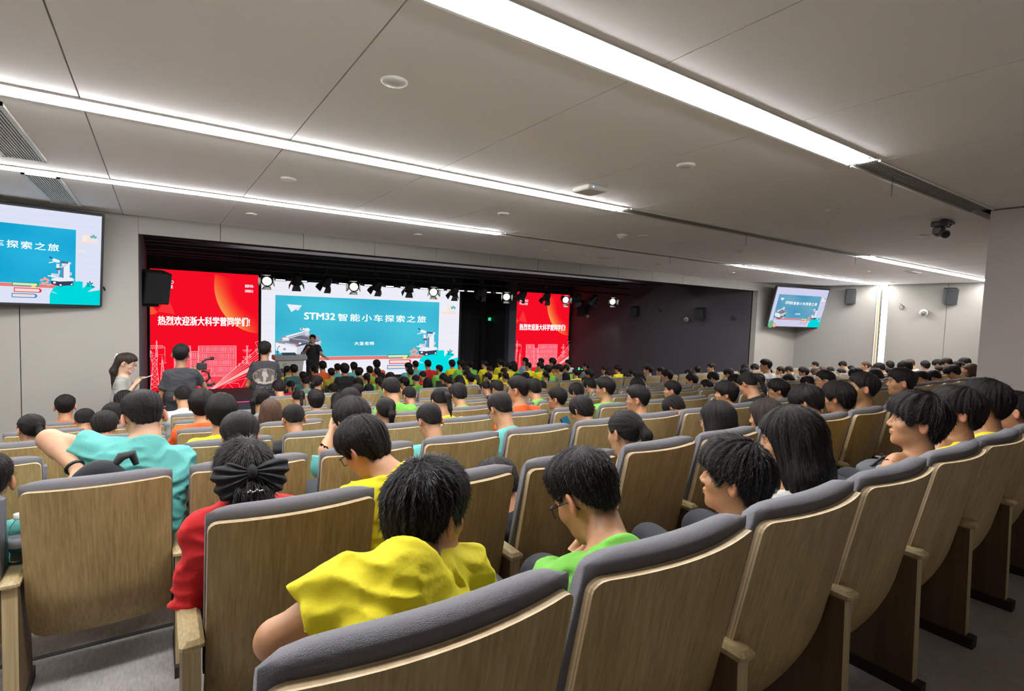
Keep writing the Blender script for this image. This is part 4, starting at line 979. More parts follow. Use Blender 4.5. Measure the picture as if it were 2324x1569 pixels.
def glasses_mesh(mt=None, w=.030):
    m = MB()
    for s in (-1, 1):
        pts = [(s * .033 + w * .78 * math.copysign(abs(math.cos(a)) ** .7, math.cos(a)), .109 - .012 * abs(math.cos(a) + s * .4) ** 2 * .5, -.002 + .020 * math.copysign(abs(math.sin(a)) ** .7, math.sin(a))) for a in [2 * math.pi * k / 16 for k in range(17)]]
        m.tube(pts, .0017, 6, cap=False)
        m.tube([(s * .057, .103, .010), (s * .074, .085, .012), (s * .083, .03, .012), (s * .086, -.002, .012), (s * .080, -.020, -.004), (s * .076, -.028, -.018)], .0022, 6)
    m.tube([(-.011, .109, .004), (0, .113, .008), (.011, .109, .004)], .0017, 6)
    return m.mesh('glasses', mt or M_gl)
me_glasses = glasses_mesh(); me_glasses2 = glasses_mesh(M_glm)
# ================================================================ the people
FRONT_Z = -1.35
def scene_point(px, py, Y): return at(px, py, Y=Y)
HW = {'crop': 'short black hair', 'fade': 'short faded black hair', 'mop': 'thick black hair', 'bowl': 'rounded bowl-cut black hair', 'bob': 'black bobbed hair', 'long': 'long dark hair', 'pony': 'dark hair tied back'}
# near people, posed one by one. all numbers in metres from the foot of their chair's back
def near(px, py, k, i, dy=.30, **kw):
    """joints of a seated person whose head is seen at (px,py) and sits dy in front of the back of row k"""
    H = at(px, py, Y=YROW[k] + dy); x0 = H[0] if i is None else seat_x(k, i)
    h = V3(H[0] - x0, dy, H[2] - FLOOR[k]); return x0, h
def place(label, x0, k, M, p, style, hseed=0, strands=2600, hh=.0036, vol=1.0, glass=None, hm=None, extra=None, group=None, y0=None, z0=None, sl=.016):
    o = thing('person', label, 'person', (x0, YROW[k] if y0 is None else y0, FLOOR[k] if z0 is None else z0), group=group)
    for q, me in M.items(): link(q, me, o)
    hme = make_hair(style, hseed, h=hh, vol=vol, material=hm, extra=extra, lo=(-.14, -.20, -.46) if extra else None); ho = link('hair', hme, o); ho.matrix_local = head_matrix(p)
    if strands:
        so = link('hair_strands', make_strands(style, hme, strands, hseed, L=sl), ho); so['kind'] = 'stuff'
    if glass is not None: g = link('glasses', glass, o); g.matrix_local = head_matrix(p)
    return o
def W(k, px, py, dy, x0): q = at(px, py, Y=YROW[k] + dy); return V3(q[0] - x0, dy, q[2] - FLOOR[k])
def WH(k, px, py, dy, x0): return W(k, px, py, dy, x0) - V3(0, 0, .035)     # ear level lies below the middle of the hair
NEAR = dict(h=.009, hh=.0048, hs=.0085)

# N1 : boy in yellow leaning forward in the back row
x0 = seat_x(0, 1); H = W(0, 968, 1174, .44, x0)
p = default_pose(head=H, yaw=-66, pitch=10, roll=-4, neck=W(0, 925, 1292, .31, x0), pelvis=V3(.02, .26, .52), sw=.165, twist=-22, shL=W(0, 800, 1336, .33, x0), shR=W(0, 1050, 1290, .40, x0),
                 elL=W(0, 626, 1452, .36, x0), handL=W(0, 800, 1500, .50, x0), elR=W(0, 1085, 1400, .52, x0), handR=W(0, 900, 1480, .62, x0), build=.98)
M = body_meshes(p, **NEAR, sleeve=.52, fold=.0085, seed=1, shirt_m=_sh['yellow'])
place('boy with thick black hair in yellow T-shirt leaning forward, nearest the camera', x0, 0, M, p, 'mop', 1, 9000, .0034, .85)
# N2 : green shirt, glasses, head bowed, hand at chin
x0 = seat_x(0, 2); H = W(0, 1334, 1132, .44, x0)
p = default_pose(head=H, yaw=8, pitch=32, roll=-4, hscale=1.07, neck=W(0, 1405, 1262, .27, x0), pelvis=V3(0, .26, .50), shL=W(0, 1290, 1324, .33, x0), shR=W(0, 1505, 1278, .26, x0),
                 elL=W(0, 1215, 1328, .52, x0), handL=W(0, 1292, 1272, .50, x0), hdirL=V3(.02, .0, .05), curl=1.0, elR=V3(.26, .45, .62), handR=V3(.1, .6, .60), build=.96)
p['handR'] = V3(.05, .52, .54)
M = body_meshes(p, **NEAR, sleeve=.55, fold=.007, seed=2, shirt_m=_sh['green'])
place('boy with short black hair, black glasses and lime green T-shirt, head bowed', x0, 0, M, p, 'fade', 2, 10000, .0034, 1.25, glass=me_glasses, sl=.012)
# N3
x0 = seat_x(0, 3); H = WH(0, 1668, 1068, .32, x0)
p = default_pose(head=H, yaw=20, pitch=-2, neck=H + V3(.01, -.055, -.19), pelvis=V3(0, .30, .48), build=.95)
M = body_meshes(p, **NEAR, fold=.004, seed=3, shirt_m=_sh['white'])
place('boy with glossy black hair and white T-shirt looking left, third chair of nearest row', x0, 0, M, p, 'mop', 5, 8000, .0034, 1.0)
# N4 long haired girl
x0 = seat_x(0, 4); H = WH(0, 1795, 985, .34, x0)
p = default_pose(head=H, yaw=22, pitch=10, neck=H + V3(.0, -.06, -.19), pelvis=V3(0, .30, .48), build=.92)
M = body_meshes(p, **NEAR, fold=.004, seed=4, shirt_m=_sh['white'])
place('girl with very long straight black hair and white shirt in the nearest row', x0, 0, M, p, 'long', 6, 3500, .004, 1.15)
# N5 profile boy
x0 = seat_x(0, 5); H = WH(0, 2082, 945, .24, x0)
p = default_pose(head=H, yaw=26, pitch=-4, neck=H + V3(.0, -.045, -.19), pelvis=V3(0, .30, .48), build=.95)
M = body_meshes(p, **NEAR, fold=.004, seed=5, shirt_m=_sh['grey'], skin=lin(206, 150, 108))
place('boy with tousled black hair seen in left profile, grey shirt, nearest row', x0, 0, M, p, 'mop', 8, 8000, .0036, 1.1)
for (px, py, i, yaw, sh, st, lb, sd) in [(2172, 925, 6, 24, 'yellow', 'mop', 'boy with dark fluffy hair and yellow T-shirt, directly behind the profile boy', 11), (2236, 905, 7, 12, 'yellow', 'mop', 'boy with brownish black hair and yellow T-shirt in front of the booth wall', 12), (2306, 925, 8, 6, 'black', 'crop', 'person with black hair at the right edge of the photo, nearest row', 13)]:
    x0 = seat_x(0, i); H = WH(0, px, py, .26, x0)
    p = default_pose(head=H, yaw=yaw, pitch=0, neck=H + V3(.0, -.05, -.18), pelvis=V3(0, .30, .48), build=.95)
    M = body_meshes(p, h=.012, hh=.007, hs=.011, seed=sd, shirt_m=_sh[sh], skin=lin(196, 140, 102))
    place(lb, x0, 0, M, p, st, sd, 2500, .0045)
OCC |= {(0, i) for i in range(1, 9)}
# row 1
x0 = seat_x(1, 1); H = WH(1, 555, 1068, .34, x0)
p = default_pose(head=H, yaw=4, pitch=12, neck=W(1, 545, 1158, .26, x0), pelvis=V3(0, .32, .48), build=.95, shL=W(1, 462, 1200, .26, x0), shR=W(1, 645, 1165, .28, x0), elL=W(1, 432, 1400, .30, x0))
M = body_meshes(p, **NEAR, sleeve=.8, fold=.007, seed=9, shirt_m=_sh['red'])
def tuft(Q, d):
    t = ell_(Q, (0, -.095, -.065), (.072, .05, .095)); t = smin(t, ell_(Q, (0, -.10, -.12), (.062, .045, .06)), .03)
    n = vnoise(Q * np.array([70, 70, 22], f32)); return smin(d, t - .007 * n - .004 * vnoise(Q * 120), .02)
girl = place('girl in red T-shirt with wavy black hair tied back by a large black bow', x0, 1, M, p, 'crop', 14, 6000, .0036, 1.35, extra=tuft, sl=.03)
hm_ = head_matrix(p)
# bow with two wings, knot and a silver clip
Mb = mat('bow_black_cloth', lin(26, 26, 30), .8, bump=.4, bscale=30)
def bow_f(Q):
    X = Q.copy(); X[:, 0] = np.abs(X[:, 0])
    d = ell_(X, (.062, -.122, .030), (.062, .016, .040), np.array(Matrix.Rotation(-.25, 3, 'Y'), f32))
    d = smin(d, ell_(X, (.075, -.115, -.010), (.035, .014, .045), np.array(Matrix.Rotation(.5, 3, 'Y'), f32)), .01)
    a = np.arctan2(Q[:, 2] - .035, np.abs(Q[:, 0]) + .012); d = d - .0035 * np.sin(a * 22 + Q[:, 0] * 30)
    return smin(d, ell_(Q, (0, -.130, .036), (.016, .016, .024)), .006)
P, Q = surf(bow_f, (-.15, -.16, -.09), (.15, -.07, .11), .0036, 1)
bow = link('hair_bow', to_mesh('hair_bow', P, Q, Mb), None); bow.parent = girl; bow.matrix_local = hm_
m = MB()
for q in range(7): m.lathe([(.001, -.004), (.004, -.002), (.004, .002), (.001, .004)], (-.02 + .007 * q, -.155, -.028 + .003 * math.sin(q * 2)), 8)
hc_ = m.build('hair_clip', mat('clip_silver', lin(210, 205, 205), .2, 1), girl); hc_.matrix_local = hm_
# yellow man with glasses
x0 = seat_x(1, 2); H = WH(1, 830, 1000, .46, x0)
p = default_pose(head=H, yaw=28, pitch=32, roll=-8, neck=W(1, 912, 1086, .30, x0), pelvis=V3(0, .32, .48), shL=W(1, 806, 1134, .33, x0), shR=W(1, 975, 1110, .30, x0), build=1.05, elL=V3(-.30, .5, .66), handL=V3(-.1, .6, .6))
M = body_meshes(p, **NEAR, fold=.006, seed=10, shirt_m=_sh['yellow'], skin=lin(214, 158, 118))
place('man in yellow T-shirt and black glasses, head bowed, second row from back', x0, 1, M, p, 'mop', 15, 7000, .0036, .8, glass=me_glasses, sl=.012)
x0 = seat_x(1, 3); H = WH(1, 1132, 1092, .42, x0)
p = default_pose(head=H, yaw=10, pitch=50, neck=H + V3(.02, -.13, -.12), pelvis=V3(0, .30, .46), build=.9)
M = body_meshes(p, h=.012, hh=.007, hs=.011, seed=12, shirt_m=_sh['black'], fing=False)
place('person slumped low, only black hair showing over a chair top in the second row', x0, 1, M, p, 'mop', 16, 1500, .005)
def simple_near(px, py, k, i, dy, yaw, pitch, sh, st, sd, lb, glass=None, vol=1.0, hm=None, strands=1800, skin=(214, 160, 120), back=None, build=.95, **kw):
    x0 = seat_x(k, i) if i is not None else at(px, py, Y=YROW[k] + dy)[0]
    H = WH(k, px, py, dy, x0); a_ = math.radians(pitch)
    off = back if back is not None else V3(.0, -.045 - .10 * math.sin(a_), -.19 + .05 * math.sin(a_))
    p = default_pose(head=H, yaw=yaw, pitch=pitch, neck=H + off, pelvis=V3(0, .32, .48), build=build, **kw)
    M = body_meshes(p, h=.013, hh=.0065, hs=.012, seed=sd, shirt_m=_sh[sh], skin=lin(*skin), fing=bool(kw))
    return place(lb, x0, k, M, p, st, sd, strands, .0045, vol, glass, hm), p, x0
simple_near(1419, 972, 1, 4, .34, 2, 12, 'cyan', 'pony', 17, 'girl with black ponytail in the second row from the back, face hidden')
simple_near(1628, 946, 1, 5, .34, 8, 8, 'white', 'bob', 18, 'girl with sleek black bob and clear glasses, second row from the back', glass=me_glasses2)
simple_near(1738, 938, 1, 6, .34, 10, 10, 'grey', 'long', 19, 'girl with brownish hair partly hidden behind the long-haired girl', hm=H_dark)
simple_near(1834, 906, 1, 7, .36, 4, 30, 'black', 'mop', 20, 'person with shaggy thick black hair bent forward, second row', vol=1.1)
simple_near(1904, 897, 1, 8, .34, 0, 8, 'black', 'mop', 21, 'person with upright black hair and bare neck beside the green profile boy', skin=(196, 140, 100))
simple_near(1960, 874, 1, 9, .30, 28, -2, 'green', 'crop', 22, 'boy in green T-shirt looking left in profile, second row from the back', vol=1.3, skin=(196, 142, 100))
simple_near(2046, 862, 1, 10, .30, 26, 0, 'maroon', 'crop', 23, 'boy in maroon shirt looking left, farthest right in second row', vol=1.3, skin=(196, 142, 100))
OCC |= {(1, i) for i in (1, 2, 3, 4, 5, 6, 7, 8, 9, 10)}
# row 2 : man in cyan with raised elbow
x0 = seat_x(2, 0); H = WH(2, 326, 935, .44, x0)
p = default_pose(head=H, yaw=14, pitch=24, roll=-2, neck=W(2, 330, 1016, .33, x0), pelvis=V3(.03, .36, .48), sw=.20, shL=W(2, 238, 1030, .34, x0), shR=W(2, 402, 1050, .36, x0), build=1.18,
                 elL=W(2, 112, 998, .42, x0), handL=W(2, 172, 1064, .24, x0), elR=W(2, 420, 1150, .34, x0), handR=V3(.16, .62, .62), hdirL=V3(.02, -.02, 0))
M = body_meshes(p, h=.010, hh=.0055, hs=.0095, sleeve=.45, fold=.009, seed=30, shirt_m=_sh['cyan'], skin=lin(222, 170, 134), loose=1.1)
cy = place('stout man in cyan T-shirt with glasses, raised left elbow and black watch', x0, 2, M, p, 'fade', 31, 4500, .0038, 1.1, glass=me_glasses, sl=.01)
wd_ = p['handL'] - p['elL']; wd_ /= np.linalg.norm(wd_); c_ = p['handL'] - wd_ * .01
u_ = np.cross(wd_, V3(0, 0, 1)); u_ /= np.linalg.norm(u_); v_ = np.cross(u_, wd_)
m = MB(); m.tube([c_ + .031 * (math.cos(a) * u_ + math.sin(a) * v_) for a in [2 * math.pi * q / 16 for q in range(17)]], .008, 8, cap=False); m.build('watch', mat('watch_black', lin(20, 20, 22), .4), cy)
OCC.add((2, 0))
# row 2 : person in cyan holding something up behind the yellow man
o21, p21, x21 = simple_near(800, 945, 2, 2, .36, 10, 20, 'cyan', 'mop', 32, 'person in cyan T-shirt with raised arm, behind the bowed man in yellow', vol=1.1, skin=(214, 160, 120), elL=W(2, 738, 1024, .28, seat_x(2, 2)), handL=W(2, 756, 975, .42, seat_x(2, 2)), shL=W(2, 735, 1060, .26, seat_x(2, 2)))
OCC.add((2, 2))
# standing people -------------------------------------------------
def standing(label, px, py, Y, height, yaw, body_yaw, style, sh, sd, glass=None, hm=None, pants=None, build=1.0, strands=900, vol=1.0, skin=(190, 136, 100), arms=None, pitch=0, extra=None, hh=.0055):
    py = py + 4
    Hd = at(px, py, Y=Y); hz = height - .125
    fz = Hd[2] - hz
    hd = V3(0, .02, hz); nk = V3(0, -.02, hz - .178); pv = V3(0, 0, height * .53)
    kw = dict(elL=V3(-.21, .0, nk[2] - .36), handL=V3(-.21, .10, nk[2] - .60), elR=V3(.21, .0, nk[2] - .36), handR=V3(.21, .10, nk[2] - .60))
    kw.update(arms or {})
    p = default_pose(head=hd, yaw=yaw, pitch=pitch, neck=nk, pelvis=pv, stand=True, sw=.150 * build, build=build, **kw)
    M = body_meshes(p, h=.013, hh=.0075, hs=.012, seed=sd, shirt_m=_sh[sh], pants_m=pants, skin=lin(*skin))
    o = place(label, Hd[0], 0, M, p, style, sd, strands, hh, vol, glass, hm, extra=extra, y0=Y, z0=fz)
    o.rotation_euler[2] = math.radians(body_yaw); return o, p, fz
def mane(Q, d):
    t = smin(cap_(Q * np.array([.62, 1, 1], f32), (0, -.075, .05), (0, -.085, -.12), .042, .040), cap_(Q * np.array([.62, 1, 1], f32), (0, -.085, -.12), (0, -.0, -.40), .040, .016), .04)
    return smin(d, t - .003 * vnoise(Q * np.array([60, 60, 8], f32)), .02)
wo, pw, _z = standing('woman in grey polo shirt and pink face mask looking at her phone', 281, 822, 8.1, 1.62, 0, -97, 'crop', 'polo', 40, hm=H_dark, pants=M_pantsg, build=.86, pitch=18, skin=(222, 178, 148), vol=.9, extra=mane, glass=me_glasses2,
    arms=dict(elR=V3(.17, .0, 1.06), handR=V3(.05, .12, 1.24), elL=V3(-.17, .0, 1.06), handL=V3(-.05, .13, 1.25)))
# mask
def mask_f(Q): 
    d = np.abs(head_sdf(Q) - .004) - .0018; return smax(smax(d, ell_(Q, (0, .085, -.058), (.062, .06, .048)), .004), -(Q[:, 1] - .02), .004)
P, Q = surf(mask_f, (-.09, 0, -.13), (.09, .14, .02), .004, 1); mk = link('face_mask', to_mesh('face_mask', P, Q, mat('mask_pink', lin(214, 168, 164), .8)), wo); mk.matrix_local = head_matrix(pw)
m = MB()
for q in range(8): a_ = q / 7; m.tube([(-.03 + .05 * a_, -.118, .085 - .05 * a_), (-.045 + .05 * a_ + .01 * (-1) ** q, -.135, .09 - .05 * a_)], .003, 5)
hcl = m.build('hair_clip', mat('clip_white', lin(230, 226, 215), .4), wo); hcl.matrix_local = head_matrix(pw)
m = MB(); m.box((.0, .23, 1.32), (.075, .15, .009), R=rot('X', .35), bev=.003); ph = m.build('mobile_phone', mat('phone_silver', lin(180, 182, 186), .3)); ph.location = wo.location; ph.rotation_euler = wo.rotation_euler; tag(ph, 'silver mobile phone held by the woman in grey polo', 'phone')
m = MB(); m.tube([(.03, .18, 1.25), (.04, .18, 1.16), (.025, .18, 1.10), (.055, .18, 1.09), (.045, .18, 1.16)], .003, 6); o_ = m.build('phone_strap', M_dark); o_.location = wo.location; o_.rotation_euler = wo.rotation_euler; tag(o_, 'beaded strap hanging below the phone of the woman in polo', 'strap')
standing_man, pm, zm = standing('man in charcoal T-shirt filming the stage with a camera rig, back to us', 411, 803, 7.55, 1.76, -12, 0, 'crop', 'charcoal', 41, pants=M_pants, build=.84, skin=(176, 124, 92),
    arms=dict(elR=V3(.25, .12, 1.22), handR=V3(.20, .34, 1.40), elL=V3(-.22, .0, 1.12), handL=V3(-.23, .05, .86)))
# camera rig in his hand
b = standing_man.location; t = thing('camera_rig', 'black camera on a handheld stabiliser held up by the man in charcoal', 'camera', (b[0] + .24, b[1] + .36, b[2] + 1.36))
m = MB(); m.box((.0, 0, .10), (.11, .08, .085), bev=.01); m.build('camera_body', M_dark, t)
m = MB(); m.cyl((0, .04, .10), (0, .12, .10), .035, seg=14); m.build('lens', M_dark, t)
m = MB(); m.tube([(.0, 0, .04), (.07, 0, .02), (.09, 0, -.06), (.03, 0, -.12), (.02, 0, -.2)], .014, 8); m.build('stabiliser_arm', M_dark, t)
m = MB(); m.tube([(0, 0, .15), (.05, -.01, .19), (.11, 0, .2)], .013, 8); m.cyl((.1, 0, .2), (.13, .03, .2), .02); m.build('monitor_arm', M_dark, t)
m = MB(); m.box((.07, 0, -.15), (.10, .05, .04), bev=.008); m.cyl((.12, 0, -.13), (.15, 0, -.13), .018); m.build('focus_unit', M_dark, t)
cm, pc, zc = standing('man in charcoal T-shirt with round astronaut print and CHICAGO lettering on the back', 601, 792, 8.5, 1.78, -14, -4, 'crop', 'charcoal', 42, pants=M_pants, build=.88, skin=(176, 124, 92),
    arms=dict(elL=V3(-.22, .05, 1.14), handL=V3(-.14, .26, 1.05), elR=V3(.24, .1, 1.15), handR=V3(.2, .32, 1.2)))
# print on the shirt : flat faces laid on the back of the cloth
from mathutils.bvhtree import BVHTree
def drape(owner, sh_name, me, name, gap=.003):
    tgt = [c for c in owner.children if c.name.startswith(sh_name)][0].data
    bv = BVHTree.FromPolygons([v.co for v in tgt.vertices], [tuple(p_.vertices) for p_ in tgt.polygons])
    for v in me.vertices:
        hit = bv.ray_cast(Vector((v.co.x, -1.0, v.co.z)), Vector((0, 1, 0)))
        v.co.y = (hit[0].y if hit[0] else 0) - gap - (-v.co.y) * 1.0
    return link(name, me, owner)
def flat_poly(shapes, mts):
    m = MB()
    for lay, (pts, mi) in enumerate(shapes):
        c = np.mean(pts, 0); n = len(pts); vs = [(c[0], -.0012 * lay, c[1])]; R_ = 4
        for r_ in range(1, R_ + 1):
            for q in pts: vs.append((c[0] + (q[0] - c[0]) * r_ / R_, -.0012 * lay, c[1] + (q[1] - c[1]) * r_ / R_))
        fs = [(0, 1 + k, 1 + (k + 1) % n) for k in range(n)]
        for r_ in range(R_ - 1):
            for k in range(n): a = 1 + r_ * n; fs.append((a + k, a + n + k, a + n + (k + 1) % n, a + (k + 1) % n))
        m.add(vs, fs, mi)
    return m.mesh('shirt_print', mts)
zb = pc['neck'][2] - .19
circ = lambda cx, cz, rx, rz, n=28, a0=0: [(cx + rx * math.cos(2 * math.pi * k / n + a0), cz + rz * math.sin(2 * math.pi * k / n + a0)) for k in range(n)]
Mp1, Mp2, Mp3 = mat('print_tan', lin(128, 118, 110), .9), mat('print_brown', lin(78, 68, 64), .9), mat('print_pale', lin(150, 142, 134), .9)
astro = [(-.02, .10), (.0, .105), (.022, .10), (.035, .05), (.05, .01), (.04, 0), (.025, .03), (.022, -.02), (.02, -.105), (.002, -.105), (0, -.04), (-.004, -.105), (-.022, -.105), (-.02, -.02), (-.022, .03), (-.038, .02), (-.035, .055)]
shp = [(circ(0, zb, .165, .115), 0), (circ(0, zb, .155, .106), 1), (circ(.0, zb - .01, .155, .09)[14:] , 1), ([(x - .01, z + zb - .012) for x, z in astro], 2), (circ(-.005, zb + .085, .026, .024, 12), 0), (circ(-.10, zb - .055, .035, .03, 10), 0), (circ(.095, zb - .03, .018, .05, 10), 0), ([(-.15, zb - .06), (-.06, zb - .085), (.05, zb - .08), (.15, zb - .05), (.10, zb - .10), (0, zb - .115), (-.10, zb - .10)], 2)]
drape(cm, 'shirt', flat_poly(shp, [Mp1, Mp2, Mp3]), 'shirt_print')
txt = text_mesh('shirt_letters', 'CHICAGO', .24, .048, mat('print_letters', lin(128, 124, 124), .9), cm, 0, 0, y=0)
tm = txt.data; bpy.data.objects.remove(txt)
for v in tm.vertices: a_ = v.co.x / .16; v.co.z = v.co.z + zb - .165 + .03 * (a_ ** 2)
drape(cm, 'shirt', tm, 'shirt_letters')
# presenter
pr, pp, zp = standing('presenter in black shirt speaking into a microphone on stage, left arm held out', 710, 766, 16.2, 1.80, 0, 150, 'crop', 'black', 43, pants=mat('presenter_trousers', lin(22, 22, 26), .8), build=1.0, skin=(214, 165, 130), pitch=2,
    arms=dict(elR=V3(.26, .06, 1.20), handR=V3(.10, .22, 1.40), elL=V3(-.30, .12, 1.22), handL=V3(-.46, .28, 1.17)), glass=me_glasses)
t = thing('microphone', 'black hand microphone held to the mouth of the presenter', 'microphone', pr.location, pr.rotation_euler)
m = MB(); m.cyl((.10, .27, 1.40), (.03, .16, 1.58), .014, .018, 10); m.build('handle', M_dark, t)
m = MB(); m.lathe([(.005, -.026), (.02, -.018), (.026, 0), (.02, .018), (.005, .026)], (.025, .15, 1.60), 12); m.build('grille', M_dark, t)
# ================================================================ seated audience from a few posed patterns
TP = {}
def template(name, **kw):
    p = default_pose(**kw); TP[name] = (p, body_meshes(p, h=.018, hh=.0085, hs=.017, fing=False, seed=len(TP) + 50))
template('up', pitch=4)
template('down', head=V3(0, .37, 1.09), pitch=34, neck=V3(0, .245, .945))
template('low', head=V3(0, .43, 1.02), pitch=55, neck=V3(0, .27, .91))
template('left', yaw=30, pitch=2)
template('side', yaw=62, pitch=4)
template('right', yaw=-38, pitch=8)
HT = {}
for st in ('crop', 'fade', 'mop', 'bowl', 'bob', 'long', 'pony'):
    for sd in ((1, 2) if st in ('crop', 'mop') else (1,)):
        me = make_hair(st, sd + 20, h=.0058, vol=1.15 if st == 'crop' else 1); HT[(st, sd)] = (me, make_strands(st, me, 900, sd, L=.014, rad=.0006))
def seat_person(H, y0, z0, pose, style, shirt, label, group, glass=None, hm=None, strands=False, n=0, skin_i=0):
    p, M = TP[pose]; hz = p['head'][2]; want = H[2] - z0 - .02
    s = min(1.10, max(.86, want / hz)); o = thing('person', label, 'person', group=group)
    o.location = (H[0] - p['head'][0] * s, H[1] - p['head'][1] * s if y0 is None else y0, H[2] - .02 - hz * s); o.scale = (s, s, s)
    link('body', M['body'], o)
    sm = link('shirt', M['shirt'], o); sm.material_slots[0].link = 'OBJECT'; sm.material_slots[0].material = _sh[shirt]
    link('trousers', M['trousers'], o)
    key = (style, 1 + n % 2) if (style, 1 + n % 2) in HT else (style, 1)
    h = link('hair', HT[key][0], o); h.matrix_local = head_matrix(p)
    if hm: h.material_slots[0].link = 'OBJECT'; h.material_slots[0].material = hm
    if strands: q = link('hair_strands', HT[key][1], h); q['kind'] = 'stuff'
    if glass: g = link('glasses', glass, o); g.matrix_local = head_matrix(p)
    return o
